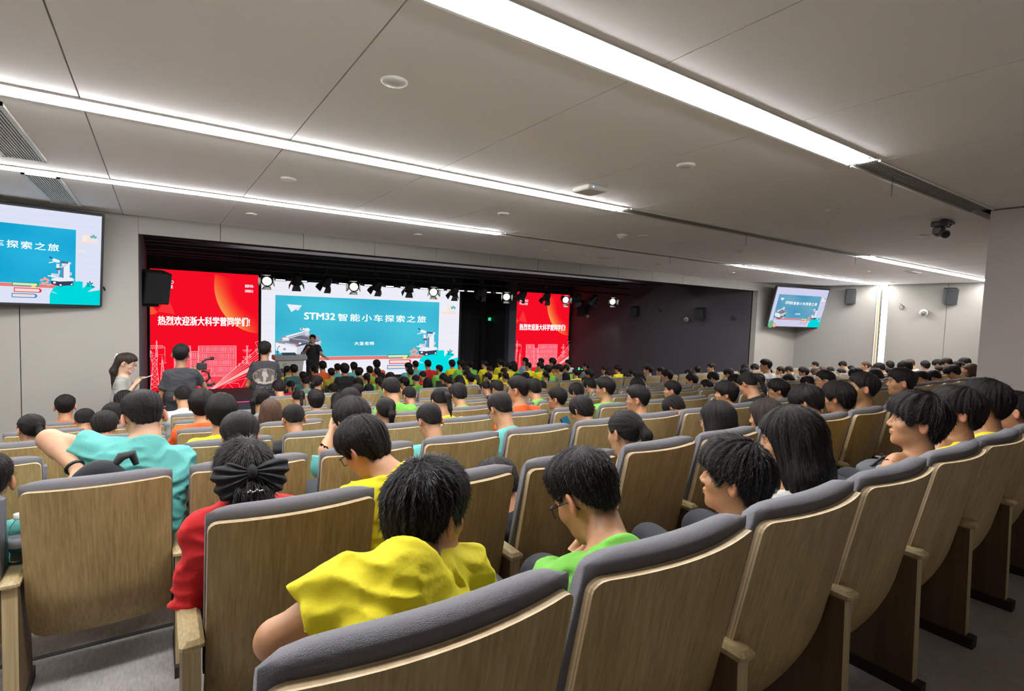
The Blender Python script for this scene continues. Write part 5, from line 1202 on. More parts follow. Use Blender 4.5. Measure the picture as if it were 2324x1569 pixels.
# (px, py, row, pose, hair, shirt, glasses, note)
RAKED = [
 (148, 921, 6, 'up', 'crop', 'orange', 0, ''), (192, 953, 5, 'down', 'fade', 'orange', 0, ''), (70, 970, 4, 'left', 'pony', 'cyan', 0, ''), (283, 912, 6, 'down', 'mop', 'teal', 0, ''), (257, 942, 5, 'down', 'mop', 'black', 0, ''), (238, 965, 4, 'down', 'mop', 'black', 1, ''),
 (416, 900, 6, 'down', 'crop', 'white', 0, ''), (458, 917, 4, 'up', 'mop', 'orange', 0, ''), (502, 934, 3, 'up', 'mop', 'yellow', 0, ''), (545, 984, 2, 'down', 'mop', 'black', 0, ''),
 (634, 880, 7, 'down', 'mop', 'red', 0, ''), (678, 903, 6, 'down', 'pony', 'black', 0, ''), (717, 907, 5, 'up', 'bowl', 'white', 0, ''), (592, 905, 5, 'right', 'pony', 'cyan', 0, ''), (614, 932, 4, 'up', 'bob', 'black', 0, 'brown'), (667, 950, 3, 'down', 'fade', 'black', 1, ''),
 (720, 868, 7, 'right', 'pony', 'palegreen', 0, ''), (767, 908, 6, 'down', 'long', 'black', 0, ''), (810, 890, 6, 'right', 'crop', 'white', 0, ''), (796, 908, 4, 'down', 'mop', 'cyan', 0, ''), (875, 930, 3, 'up', 'pony', 'black', 0, 'pink'),
 (889, 884, 4, 'down', 'crop', 'green', 0, ''), (930, 897, 5, 'down', 'crop', 'black', 1, ''), (1001, 909, 3, 'down', 'pony', 'yellow', 0, ''), (1041, 894, 4, 'down', 'mop', 'green', 0, ''), (977, 952, 2, 'down', 'fade', 'cyan', 0, ''), (1138, 926, 2, 'down', 'fade', 'cyan', 1, ''),
 (1104, 879, 6, 'down', 'pony', 'black', 0, ''), (1130, 882, 5, 'down', 'crop', 'black', 0, ''), (1177, 882, 3, 'left', 'fade', 'orange', 1, 'big'), (1211, 882, 4, 'down', 'mop', 'green', 0, ''), (1231, 878, 6, 'down', 'fade', 'white', 0, ''), (1265, 903, 3, 'left', 'crop', 'black', 1, ''),
 (1310, 888, 4, 'down', 'bowl', 'white', 0, ''), (1322, 928, 2, 'down', 'bowl', 'black', 1, 'phone'), (1374, 880, 3, 'left', 'crop', 'green', 1, ''), (1340, 874, 5, 'down', 'mop', 'green', 0, ''), (1448, 903, 2, 'left', 'fade', 'black', 1, 'buzz'), (1449, 875, 4, 'down', 'mop', 'green', 0, ''), (1455, 863, 5, 'down', 'crop', 'black', 0, ''),
 (1533, 923, 2, 'low', 'mop', 'black', 0, ''), (1526, 884, 3, 'left', 'crop', 'black', 0, ''), (1648, 891, 2, 'left', 'mop', 'black', 0, ''), (1690, 893, 3, 'down', 'crop', 'white', 1, ''), (1604, 877, 4, 'left', 'crop', 'black', 1, ''), (1570, 862, 5, 'left', 'mop', 'teal', 0, ''),
 (1471, 840, 7, 'left', 'fade', 'grey', 0, 'buzz'), (1499, 843, 7, 'left', 'crop', 'black', 0, ''), (1514, 852, 6, 'left', 'mop', 'black', 0, ''), (1583, 840, 7, 'right', 'crop', 'grey', 0, ''), (1614, 834, 7, 'side', 'crop', 'white', 0, ''), (1564, 846, 7, 'down', 'crop', 'black', 0, ''), (1620, 857, 5, 'down', 'mop', 'black', 0, ''),
 (1655, 847, 6, 'down', 'mop', 'black', 0, ''), (1669, 864, 4, 'down', 'mop', 'black', 0, ''), (1698, 869, 3, 'down', 'pony', 'black', 0, ''), (1723, 862, 4, 'down', 'mop', 'red', 0, ''), (1692, 835, 7, 'down', 'crop', 'black', 0, ''), (1714, 835, 7, 'down', 'mop', 'black', 0, ''), (1738, 829, 7, 'left', 'crop', 'white', 0, ''), (1743, 845, 6, 'left', 'fade', 'white', 0, ''),
 (1772, 842, 6, 'left', 'crop', 'yellow', 1, ''), (1792, 841, 6, 'down', 'crop', 'white', 0, ''), (1692, 846, 6, 'down', 'mop', 'black', 0, ''), (1824, 844, 5, 'left', 'mop', 'red', 1, ''), (1851, 844, 5, 'down', 'bob', 'black', 0, 'brown'), (1766, 883, 2, 'left', 'mop', 'black', 1, 'ear'), (1792, 862, 4, 'low', 'mop', 'black', 0, ''),
 (1835, 868, 3, 'down', 'crop', 'black', 0, ''), (1873, 862, 2, 'left', 'fade', 'black', 1, ''), (1909, 846, 5, 'left', 'crop', 'white', 1, ''), (1850, 829, 7, 'left', 'crop', 'black', 0, ''), (1866, 840, 6, 'left', 'bob', 'black', 0, 'brown'), (1885, 842, 6, 'down', 'mop', 'black', 0, ''), (1914, 829, 7, 'down', 'crop', 'grey', 0, ''),
 (1932, 838, 6, 'down', 'bob', 'black', 0, ''), (1964, 830, 6, 'left', 'pony', 'black', 0, 'brown'), (1997, 835, 5, 'down', 'mop', 'black', 0, ''), (2020, 829, 6, 'right', 'mop', 'black', 0, ''), (1987, 849, 4, 'down', 'bob', 'black', 0, ''), (2012, 845, 4, 'down', 'mop', 'black', 0, ''), (2066, 826, 5, 'down', 'crop', 'white', 0, 'brown'), (2056, 833, 4, 'down', 'mop', 'black', 0, ''),
 (2092, 857, 2, 'down', 'crop', 'black', 0, ''), (2100, 829, 4, 'right', 'mop', 'white', 0, ''), (2129, 826, 4, 'down', 'mop', 'black', 0, ''), (2134, 842, 3, 'left', 'crop', 'white', 0, ''), (2163, 844, 3, 'down', 'mop', 'black', 0, ''), (2171, 831, 4, 'down', 'pony', 'black', 0, ''), (2120, 856, 3, 'low', 'mop', 'black', 0, ''),
 (2191, 824, 4, 'down', 'mop', 'black', 0, ''), (2202, 839, 3, 'left', 'bob', 'black', 0, 'brown'), (2150, 825, 5, 'down', 'crop', 'black', 0, ''), (2035, 845, 4, 'down', 'crop', 'black', 0, ''), (1945, 850, 3, 'down', 'mop', 'black', 0, ''),
]
DY = {'up': .30, 'down': .37, 'low': .43, 'left': .30, 'side': .30, 'right': .30}
HWORD = {'crop': 'short black hair', 'fade': 'clipped black hair', 'mop': 'thick black hair', 'bowl': 'bowl-cut hair', 'bob': 'bobbed hair', 'long': 'long dark hair', 'pony': 'hair tied back'}
ROWS_ = ['back row', 'second row', 'third row', 'fourth row', 'fifth row', 'sixth row', 'seventh row', 'eighth row']
byrow = {}
for r_ in RAKED: byrow.setdefault(r_[2], []).append(r_)
PH = []
for k, L in byrow.items():
    L.sort(key=lambda r: r[0])
    for n, (px, py, _, pose, st, sh, gl, note) in enumerate(L):
        k_ = k
        H = at(px, py, Y=YROW[k] + DY[pose])
        while H[0] > 16.9: k_ -= 1; H = at(px, py, Y=YROW[k_] + DY[pose])
        if k_ != k or px > 1650:
            for kk in (k_, k_ - 1, k_ + 1, k_ - 2):
                if not 2 <= kk <= 7: continue
                H2 = at(px, py, Y=YROW[kk] + DY[pose])
                if (kk, round((H2[0] - seat_x(kk, 0)) / PITCH[kk])) not in OCC and H2[0] < 16.9: k_, H = kk, H2; break
            else: continue
        i = round((H[0] - seat_x(k_, 0)) / PITCH[k_]); OCC.add((k_, i))
        hw = HWORD[st] if note != 'brown' else 'brown ' + ('hair tied back' if st == 'pony' else 'bobbed hair' if st == 'bob' else 'short hair')
        if note == 'buzz': hw = 'buzzed hair'
        act = {'down': 'head bowed', 'low': 'bent low', 'left': 'looking left', 'side': 'in left profile', 'right': 'looking right', 'up': 'upright'}[pose]
        shw = f', {sh} shirt' if sh not in ('black',) else ''
        lb = f'person with {hw}{shw}, {act}, {nth(n)} in {ROWS_[k]}'
        big = px < 1850
        seat_person(H, None, FLOOR[k_], pose, st, sh, lb, 'audience seated in the ' + ROWS_[k], me_glasses if gl else None, H_brown if note == 'brown' else None, big and k <= 6, n)
        if note == 'phone': PH.append((H, k))
# ---- people on the flat floor before the stage : (px, py of head, hair, shirt, pose)
FLAT = [(652, 840, 'pony', 'yellow', 'right'), (667, 839, 'crop', 'teal', 'up'), (688, 855, 'crop', 'teal', 'up'), (694, 868, 'crop', 'palegreen', 'down'), (660, 876, 'pony', 'red', 'down'), (712, 838, 'pony', 'black', 'up'), (732, 831, 'crop', 'orange', 'up'), (752, 846, 'crop', 'olive', 'up'),
 (766, 835, 'crop', 'cyan', 'up'), (782, 838, 'mop', 'black', 'up'), (803, 832, 'bowl', 'cyan', 'up'), (815, 845, 'mop', 'olive', 'right'), (813, 869, 'bob', 'black', 'up'), (839, 841, 'crop', 'green', 'up'), (855, 827, 'mop', 'orange', 'up'), (856, 845, 'crop', 'olive', 'up'), (832, 857, 'pony', 'green', 'up'),
 (866, 856, 'crop', 'green', 'down'), (862, 869, 'mop', 'green', 'left'), (886, 858, 'mop', 'black', 'down'), (757, 884, 'mop', 'green', 'down'), (838, 885, 'mop', 'black', 'down'), (927, 833, 'mop', 'cyan', 'left'), (943, 828, 'crop', 'cyan', 'up'), (931, 845, 'crop', 'green', 'up'), (971, 827, 'crop', 'red', 'up'),
 (960, 853, 'crop', 'red', 'down'), (944, 862, 'crop', 'green', 'down'), (918, 868, 'mop', 'green', 'left'), (970, 868, 'bob', 'black', 'up'), (997, 838, 'crop', 'green', 'left'), (1026, 826, 'mop', 'yellow', 'up'), (1046, 827, 'mop', 'green', 'left'), (1067, 828, 'mop', 'green', 'up'), (1056, 840, 'crop', 'yellow', 'left'), (1061, 850, 'mop', 'yellow', 'down'),
 (1068, 859, 'mop', 'white', 'up'), (1007, 859, 'mop', 'black', 'down'), (1018, 866, 'mop', 'black', 'down'), (1043, 864, 'bob', 'black', 'down'), (1100, 827, 'fade', 'yellow', 'left'), (1135, 823, 'mop', 'yellow', 'up'), (1108, 856, 'crop', 'black', 'left'), (1112, 840, 'crop', 'yellow', 'down'), (1154, 832, 'mop', 'yellow', 'left'),
 (1144, 844, 'crop', 'yellow', 'down'), (1147, 855, 'pony', 'yellow', 'up'), (1165, 828, 'long', 'green', 'left'), (1192, 820, 'crop', 'blue', 'left'), (1199, 831, 'crop', 'yellow', 'left'), (1226, 832, 'crop', 'yellow', 'left'), (1228, 821, 'crop', 'green', 'left'), (1254, 822, 'mop', 'yellow', 'left'), (1243, 839, 'mop', 'green', 'up'),
 (1259, 838, 'crop', 'orange', 'left'), (1269, 837, 'mop', 'camo', 'left'), (1285, 837, 'crop', 'green', 'left'), (1289, 824, 'crop', 'white', 'left'), (1238, 852, 'pony', 'yellow', 'up'), (1194, 855, 'mop', 'yellow', 'down'), (1284, 855, 'bob', 'green', 'up'), (1306, 847, 'crop', 'yellow', 'up'), (1330, 832, 'crop', 'grey', 'left'),
 (1337, 849, 'mop', 'yellow', 'left'), (1373, 840, 'crop', 'grey', 'left'), (1381, 850, 'crop', 'yellow', 'down'), (1402, 838, 'mop', 'yellow', 'left'), (1421, 854, 'pony', 'black', 'left'), (1436, 848, 'mop', 'black', 'left'), (1330, 866, 'mop', 'black', 'down'), (1173, 860, 'bob', 'black', 'down')]
FLAT.sort(key=lambda r: r[0])
def folding_chair():
    o = thing('stacking_chair', 'x', 'chair')
    m = MB(); m.box((0, .28, .44), (.42, .40, .03), bev=.01); m.build('seat', M_dark, o)
    m = MB(); m.box((0, .05, .70), (.42, .025, .26), R=rot('X', -.12), bev=.01); m.build('backrest', M_dark, o)
    for sx in (-.19, .19):
        m = MB(); m.tube([(sx, .07, .80), (sx, .08, .44), (sx, .03, 0)], .011, 6); m.build('leg', M_dark, o)
        m = MB(); m.tube([(sx, .12, .43), (sx, .46, .43), (sx, .48, 0)], .011, 6); m.build('leg', M_dark, o)
    return o
fc = folding_chair(); zc_ = {}; FP = []
for n, (px, py, st, sh, pose) in enumerate(FLAT):
    H = at(px, py, Z=-.215 if pose in ('up', 'left', 'right') else -.26)
    if H[1] > 14.9: H = at(px, py, Y=14.9)
    if H[1] < 9.5: H = at(px, py, Y=9.5)
    for f_ in (1, .95, 1.05, .9, 1.1, .85):
        H2 = at(px, py, Y=min(14.9, max(9.5, H[1] * f_)))
        if all((H2[0] - q[0]) ** 2 + (H2[1] - q[1]) ** 2 > .19 for q in FP): break
    H = H2; FP.append(H)
    act = {'down': 'head bowed', 'left': 'looking left', 'right': 'looking right', 'up': 'facing the stage'}[pose]
    zone = 0 if px < 850 else 1 if px < 1045 else 2 if px < 1180 else 3; ZN = ['left front stalls', 'stalls before blue board', 'stalls before door recess', 'stalls before right red screen']
    zc_[zone] = zc_.get(zone, -1) + 1
    lb = f'person in {sh} T-shirt, {HWORD[st]}, {nth(zc_[zone])} in {ZN[zone]}'
    o = seat_person(H, None, FRONT_Z, pose, st, sh, lb, 'audience on the flat floor before the stage', me_glasses if n % 5 == 0 else None, None, False, n)
    c = fc if n == 0 else copy_tree(fc)
    c.location = (o.location[0], o.location[1], FRONT_Z); c['group'] = 'black stacking chairs before the stage'; c['label'] = f'black stacking chair under a {sh} T-shirt, {nth(zc_[zone])} in {ZN[zone]}'
# ---- chairs of the raked rows
for k in range(8):
    a_, b_ = RANGE[k]; vis = list(range(a_, b_))
    for j, i in enumerate(vis):
        emp = (k, i) not in OCC and k > 1
        o = make_chair(k, i, (k, i) not in OCC)
        side_ = nth(j)
        o['label'] = f'{"empty " if emp else ""}grey chair with wooden back, {side_} from left in {ROWN[k]}'
# ================================================================ stage lights and small things
M_can = mat('lamp_housing_black', lin(22, 22, 25), .5)
M_lensOff = mat('lamp_lens', lin(60, 58, 52), .15)
M_lensOn = emit('lamp_lens_lit', (1, .96, .82), 9, False)
LX = [(607, 637, 1), (673, 643, 0), (740, 648, 0), (804, 650, 1), (855, 656, 0), (928, 660, 0), (983, 662, 1), (1030, 668, 0), (1095, 670, 0), (1149, 673, 1), (1185, 675, 0), (1240, 680, 0), (1282, 680, 1), (1310, 683, 0), (1348, 684, 0), (1389, 684, 1)]
YL = 14.5
pz = 1.45 + .0607 * YL
t = thing('lighting_bar', 'black horizontal pipe carrying the stage spotlights', 'pipe', (7, YL, pz))
m = MB(); m.cyl((-5.5, 0, 0), (8.2, 0, 0), .025, seg=10); m.cyl((-5.5, .0, .22), (8.2, .0, .22), .02, seg=8); m.build('pipe', M_can, t)
for q in range(9):
    m = MB(); m.cyl((-5.3 + q * 1.7, 0, 0), (-5.3 + q * 1.7, 0, .75), .012, seg=6); m.build('hanger', M_can, t)
def spotlight(lit):
    o = thing('stage_spotlight', 'x', 'spotlight'); R = rot('X', -.75)      # opening points down and to the stage front
    f = lambda v: tuple(R @ np.array(v))
    ax = np.array([0, -1, 0]) if lit else np.array([0, .55, -.83]); ax = ax / np.linalg.norm(ax)
    a = -ax * .20
    m = MB(); m.tube([a, a * .6, a * .1 - ax * 0, ax * .06], [.07, .115, .125, .13], 16); m.tube([ax * .05, ax * .075], [.14, .14], 16); m.build('housing', M_can, o)
    m = MB(); m.cyl(ax * .062, ax * .078, .105, seg=16); m.build('lens', M_lensOn if lit else M_lensOff, o)
    m = MB(); m.tube([(-.15, 0, 0), (-.16, 0, .12), (-.10, 0, .26), (0, 0, .30), (.10, 0, .26), (.16, 0, .12), (.15, 0, 0)], .010, 6); m.cyl((0, 0, .3), (0, 0, .38), .02); m.box((0, 0, .36), (.05, .07, .06)); m.build('yoke', M_can, o)
    u = np.array([1.0, 0, 0]); v = np.cross(ax, u)
    for s, w_ in ((u, v), (-u, v), (v, u), (-v, u)):
        m = MB(); c0 = ax * .07 + s * .135; c1 = ax * .20 + s * .185
        vs = [c0 - w_ * .08, c0 + w_ * .08, c1 + w_ * .115, c1 - w_ * .115]; n_ = np.cross(vs[1] - vs[0], vs[2] - vs[0]); n_ /= np.linalg.norm(n_); vs2 = [q + n_ * .004 for q in vs]
        m.add(vs + vs2, [(0, 1, 2, 3), (7, 6, 5, 4), (0, 4, 5, 1), (1, 5, 6, 2), (2, 6, 7, 3), (3, 7, 4, 0)]); m.build('barn_door', M_can, o)
    return o
protos = {}
for n, (px, py, lit) in enumerate(LX):
    P = at(px, py, Y=YL)
    if lit not in protos: protos[lit] = spotlight(lit); o = protos[lit]
    else: o = copy_tree(protos[lit])
    o.location = P if lit else P + np.array([0, 0, .06]); o.rotation_euler = (0 if not lit else .25, 0, [-.3, .2, .5, -.45, .1, -.1][n % 6] if lit else [.3, -.2, .5, 0][n % 4])
    o['group'] = 'stage spotlights on the bar'; o['label'] = ('lit' if lit else 'unlit black') + f' stage spotlight with barn doors, {nth(n)} from the left on the bar'
    if lit:
        l = bpy.data.lights.new('spot_lamp', 'SPOT'); l.energy = 22; l.spot_size = 1.1; l.spot_blend = .6; l.color = (1, .93, .8); l.shadow_soft_size = .1
        lo = link('lamp', l, o); lo.location = (0, -.10, 0)
        lo.rotation_mode = 'QUATERNION'; tgt = Vector((3.2 + n * .33, 16.6, -.9)) - Vector(P)
        lo.rotation_quaternion = o.rotation_euler.to_quaternion().inverted() @ tgt.to_track_quat('-Z', 'Y')
        lo.location = o.rotation_euler.to_quaternion().inverted() @ (tgt.normalized() * .35)
# second bar further up stage with bar lights
t = thing('lighting_bar', 'rear lighting pipe above the wide screen with small white tube lamps', 'pipe', (6, 16.6, 2.12))
m = MB(); m.cyl((-3.5, 0, .14), (4.6, 0, .14), .03, seg=8); m.cyl((-3.5, .3, .1), (4.6, .3, .1), .03, seg=8); m.build('pipe', M_can, t)
for q in range(5):
    m = MB(); m.cyl((-3.3 + q * 1.9, .0, .1), (-3.3 + q * 1.9, 0, .78), .012, seg=6); m.build('hanger', M_can, t)
Mtl = emit('tube_lamp', (1, 1, .97), 2.2, False)
for q, x in enumerate((-3.0, -2.4, -1.2, -.4, .3, .8, 1.5, 2.1, 2.5, 2.9, 3.3, 4.0, 4.5)):
    m = MB(); m.box((x, 0, .08), (.34, .16, .07)); m.build('lamp_box', M_can, t)
    m = MB(); m.box((x, -.084, .07), (.26, .008, .028)); m.build('tube', Mtl, t)
# ---- loudspeakers
M_spk = mat('speaker_cabinet', lin(26, 26, 28), .6); M_grl = mat('speaker_grille', lin(36, 36, 38), .8, bump=.3, bscale=400)
M_spk_b = mat('speaker_side', lin(64, 64, 66), .5)
def speaker(label, loc, yaw, w, h, d, tilt=.25, arm=.25, out=(0, 1, 0)):
    o = thing('wall_speaker', label, 'speaker', loc, (tilt, 0, yaw), group='black wall speakers')
    m = MB(); m.box((0, d / 2, 0), (w, d, h), bev=.012); m.build('cabinet', M_spk_b if 'right side wall' in label else M_spk, o)
    m = MB(); m.box((0, -.006, 0), (w * .92, .012, h * .95), bev=.004); m.build('grille', M_grl, o)
    m = MB(); m.box((0, d, -h * .3), (.08, .1, .08)); m.cyl((0, d, -h * .3), (0, d + arm, -h * .3), .022, seg=8); m.build('bracket', M_dark, o)
    return o
p_ = at(1931, 675, X=XW - .3); speaker('black wall speaker on the right side wall left of the tall light line', p_, -math.pi / 2 + .5, .27, .42, .25, arm=.10)
p_ = at(2160, 675, X=XW - .3); speaker('black wall speaker on the right side wall near the booth', p_, -math.pi / 2 + .5, .27, .42, .25, arm=.10)
for px, py, w_, h_, lb in [(1437, 709, .28, .38, 'black wall speaker high on the dark side wall, left one'), (1585, 714, .30, .36, 'larger black wall speaker on the dark side wall near the opening')]:
    p_ = at(px, py, X=XR - .32); speaker(lb, p_, -math.pi / 2 + .3, w_, h_, .28, arm=.08)
p_ = at(1318, 703, X=XR - .35); speaker('tall tilted black speaker beside the right red screen', p_, -math.pi / 2 + .9, .34, .62, .35, tilt=.35, arm=.06)
p_ = at(358, 656, Y=11.6); s_ = speaker('large tilted black speaker at left, in front of the red screen', p_, math.pi / 2 - 1.15, .44, .58, .36, tilt=.22, arm=.2)
m = MB(); m.box((-.1, .3, -.36), (.5, .16, .05)); m.tube([(-.2, .3, .1), (-.32, .3, .05), (-.36, .34, -.1), (-.3, .36, -.25), (-.2, .36, -.3)], .01, 6); m.tube([(-.2, .3, .2), (-.38, .3, .12), (-.42, .34, -.1), (-.3, .36, -.3)], .008, 6); m.build('shelf_and_cables', M_dark, s_)
def spot_cam(label, p_, R_, white=True, s=1.0):
    o = thing('wall_fitting', label, 'fitting', p_)
    m = MB(); m.lathe([(.09 * s, 0), (.095 * s, .05 * s), (.075 * s, .14 * s), (.05 * s, .16 * s)], (0, 0, 0), 18, R=R_); m.build('housing', M_white if white else M_dark, o)
    m = MB(); m.lathe([(.07 * s, -.004), (.07 * s, .004)], (0, 0, 0), 18, R=R_); m.build('face', mat('fitting_face', lin(120, 118, 112), .6), o)
spot_cam('white round wall fitting on the far right side wall', at(2096, 711, X=XW - .22), rot('Y', math.pi / 2 - .3) @ rot('X', -.3))
spot_cam('small white round fitting on the dark side wall between speakers', at(1557, 726, X=XR - .18), rot('Y', math.pi / 2 - .2) @ rot('X', -.3), True, .8)
spot_cam('small pinkish fitting below the tilted speaker by the right red screen', at(1332, 719, X=XR - .2), rot('Y', math.pi / 2 - .3), True, .7)
p_ = at(2047, 694, X=XW - .06); m = MB(); m.tube([(0, .05, .06), (0, 0, .02), (-.02, -.06, -.02), (-.02, -.05, -.10), (-.02, .03, -.11), (-.02, .06, -.03), (-.02, .0, .02), (-.02, -.05, -.04), (-.02, 0, -.09)], .006, 6); o = m.build('cable_coil', M_dark, loc=p_); tag(o, 'loop of black cable hanging out of the right side wall', 'cable')
for px, py in ((1501, 703), (1669, 721)):
    p_ = at(px, py, X=XR - .05); m = MB(); m.tube([(0, .12, .06), (-.03, .05, .0), (0, -.05, -.04), (-.03, 0, -.08), (0, .1, -.05), (-.02, .15, .02)], .01, 6); tag(m.build('cable_coil', M_dark, loc=p_), f'loose black cable on the dark side wall, {"left" if px < 1600 else "right"} of the larger speaker', 'cable')
# exit signs
Mgr = emit('exit_green', (.05, 1, .35), 1.6, False)
def exit_sign(label, p_, rz=0, s=1.0):
    o = thing('exit_sign', label, 'sign', p_, (0, 0, rz))
    m = MB(); m.box((0, .015, 0), (.34 * s, .03, .15 * s)); m.build('case', mat('exit_case', lin(8, 40, 20), .4), o)
    m = MB()      # running figure, door and arrow
    a = lambda pts, w: m.tube([(x * s, -.004, z * s) for x, z in pts], w * s, 5)
    m.box((-.06 * s, -.003, 0), (.012 * s, .004, .11 * s)); m.box((-.11 * s, -.003, .052 * s), (.10 * s, .004, .010 * s)); m.box((-.16 * s, -.003, 0), (.012 * s, .004, .11 * s))
    a([(-.11, .02), (-.115, -.01), (-.14, -.04)], .009); a([(-.115, -.01), (-.09, -.045)], .009); a([(-.14, .0), (-.11, .018), (-.08, .0)], .006); m.lathe([(.011 * s, -.003), (.011 * s, .003)], (-.105 * s, -.004, .038 * s), 8, R=rot('X', math.pi / 2))
    a([(.02, 0), (.13, 0)], .009); a([(.10, .025), (.135, 0), (.10, -.025)], .008)
    m.build('symbols', Mgr, o)
exit_sign('green lit exit sign with running figure above the dark doorway', at(1117, 725, Y=19.6), 0, 1.2)
exit_sign('green exit sign low down on the dark side wall behind the front audience', at(1318, 838, X=XR - .05), -math.pi / 2, 1.0)
# ---- podium
pb = at(657, 830, Y=15.9); t = thing('lectern', 'light grey lectern with printed logo at the left of the stage', 'lectern', (pb[0], 15.9, -1.10))
Mpod = mat('lectern_grey', lin(176, 176, 172), .5)
vs = [(-.22, -.2, 0), (.22, -.2, 0), (.22, .2, 0), (-.22, .2, 0), (-.34, -.22, 1.02), (.34, -.22, 1.02), (.34, .22, 1.02), (-.34, .22, 1.02)]
m = MB(); m.add(vs, [(3, 2, 1, 0), (4, 5, 6, 7), (0, 1, 5, 4), (1, 2, 6, 5), (2, 3, 7, 6), (3, 0, 4, 7)]); m.build('body', Mpod, t)
m = MB(); m.box((0, 0, 1.09), (.86, .5, .14), bev=.02); m.build('top', mat('lectern_top', lin(140, 142, 142), .5), t)
m = MB(); m.box((0, .05, 1.18), (.36, .26, .02), R=rot('X', .2)); m.tube([(-.3, .1, 1.15), (-.3, .1, 1.35), (-.26, .02, 1.42)], .008, 6); m.build('screen_and_microphone', M_dark, t)
Mlg = mat('logo_black', lin(40, 44, 40), .6)
text_mesh('logo_letters', 'SHENHAO', .30, .05, Mlg, t, .02, .80, y=-.235, bold=.02); text_mesh('logo_letters', '申昊科技', .24, .06, Mlg, t, .04, .72, y=-.235, bold=.02)
m = MB(); m.tube([(-.12, -.235, .92), (-.17, -.235, .95), (-.21, -.235, .91), (-.19, -.235, .86), (-.17, -.235, .82), (-.2, -.235, .78)], .008, 5); m.build('logo_mark', mat('logo_green', lin(110, 150, 60), .6), t)
# ---- things held or lying about
M_ph = mat('phone_black', lin(16, 16, 18), .3)
def phone(label, px, py, Y, rz, tilt, scr=(.25, .45, .8), s_=.6):
    o = thing('mobile_phone', label, 'phone', at(px, py, Y=Y), (tilt, 0, rz))
    m = MB(); m.box((0, 0, 0), (.15, .008, .072), bev=.003); m.build('case', M_ph, o)
    m = MB(); m.box((0, -.0045, 0), (.142, .001, .066)); m.build('display', emit('phone_screen', scr, s_, False), o)
phone('phone with a bright blue game picture held sideways by the bowl-cut boy', 1283, 957, YROW[2] + .55, .5, -.5, (.03, .16, .28), .7)
phone('pale lit phone held up in front of the ponytail girl', 1098, 906, YROW[6] + .5, .3, -.2, (.45, .65, .95), .8)
for (H, k) in PH:      # hands of the boy with the game phone
    pass
# bottle on the armrest at left
p_ = at(38, 1283, Y=YROW[2] + .16); zb_ = FLOOR[2] + .579
t = thing('water_bottle', 'clear plastic water bottle with white cap standing on the armrest at left', 'bottle', (p_[0], p_[1] + .05, zb_))
Mcl = bpy.data.materials.new('clear_plastic'); Mcl.use_nodes = True; q = Mcl.node_tree.nodes['Principled BSDF']; q.inputs['Transmission Weight'].default_value = 1; q.inputs['Roughness'].default_value = .05; q.inputs['IOR'].default_value = 1.3; q.inputs['Base Color'].default_value = (.92, .96, .97, 1)
m = MB(); m.lathe([(.028, 0), (.032, .008), (.032, .05), (.030, .055), (.032, .06), (.032, .13), (.028, .155), (.013, .18), (.013, .19)], (0, 0, 0), 20); m.build('bottle_body', Mcl, t)
m = MB(); m.lathe([(.016, .188), (.017, .192), (.017, .206), (.015, .209)], (0, 0, 0), 16); m.build('cap', M_white, t)
m = MB(); m.lathe([(.0328, .07), (.0328, .115)], (0, 0, 0), 20); m.build('paper_label', mat('bottle_label', lin(205, 210, 215), .6), t)
# far left person beside the bottle : cyan shirt edge
simple_near(-34, 1085, 2, -1, .36, 4, 14, 'cyan', 'crop', 60, 'person in cyan T-shirt cut off by the left edge, by the bottle', elR=V3(.24, .40, .66), handR=V3(.14, .60, .60))
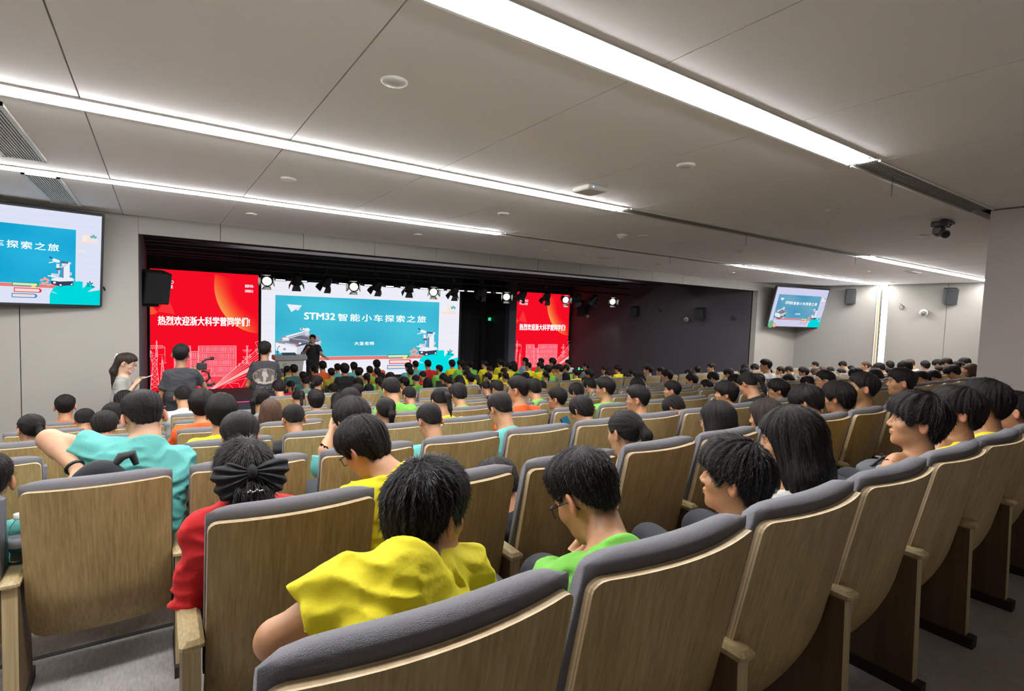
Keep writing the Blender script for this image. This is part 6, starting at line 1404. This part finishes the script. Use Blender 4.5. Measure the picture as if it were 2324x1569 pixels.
# backpack behind the cyan man
c_ = at(222, 1082, Y=YROW[2] + .13)
t = thing('backpack', 'black backpack on the chair behind the man in cyan', 'bag', (c_[0], c_[1] + .03, c_[2] - .045))
def bag_f(P): return smin(ell_(P, (0, 0, 0), (.10, .045, .11)), ell_(P, (.02, -.02, -.04), (.09, .04, .07)), .03) - .006 * vnoise(P * 22)
P, Q = surf(bag_f, (-.2, -.13, -.2), (.2, .13, .2), .008, 1); link('bag_body', to_mesh('bag_body', P, Q, mat('bag_black', lin(30, 32, 36), .8)), t)
for s_ in (1,):
    m = MB(); pts = [(-.02 + .07 * s_, 0, .07), (.01 + .07 * s_, 0, .115), (.05 + .07 * s_, .01, .12), (.075 + .06 * s_, .01, .07)]; m.tube(pts, [.012, .02, .02, .012], 8); m.build('strap', mat('bag_strap', lin(22, 22, 25), .7), t)
# bag on the lap of the profile boy
c_ = at(1995, 1062, Y=YROW[0] + .42)
t = thing('shoulder_bag', 'dark grey shoulder bag on the lap of the profile boy', 'bag', c_)
def bag2(P): return ell_(P, (0, 0, -.02), (.13, .09, .06)) - .008 * vnoise(P * 18)
P, Q = surf(bag2, (-.2, -.16, -.14), (.2, .16, .12), .009, 1); link('bag_body', to_mesh('bag_body', P, Q, mat('bag_grey', lin(62, 64, 68), .8)), t)
m = MB(); m.box((0, -.03, .055), (.03, .10, .008), bev=.003); m.tube([(-.10, 0, .02), (-.03, -.02, .06), (.05, -.02, .05), (.1, 0, .02)], .008, 6); m.build('strap', M_dark, t)
# red drink bottle in the distance
c_ = at(1417, 877, Z=-.75); t = thing('drink_bottle', 'red drink bottle with white cap at the end of the front stalls', 'bottle', c_)
m = MB(); m.lathe([(.03, 0), (.035, .02), (.035, .16), (.015, .2), (.015, .22)], (0, 0, 0), 12); m.build('bottle_body', mat('bottle_red', lin(210, 40, 40), .4), t)
m = MB(); m.lathe([(.018, .22), (.018, .245)], (0, 0, 0), 10); m.build('cap', M_white, t)
# camera of the person at the front left
c_ = at(636, 842, Y=12.6); t = thing('photo_camera', 'small black camera held up in the front stalls left of the lectern', 'camera', c_)
m = MB(); m.box((0, 0, 0), (.15, .07, .10), bev=.01); m.build('camera_body', M_dark, t)
m = MB(); m.cyl((0, .03, 0), (0, .11, 0), .035, seg=12); m.build('lens', M_dark, t)
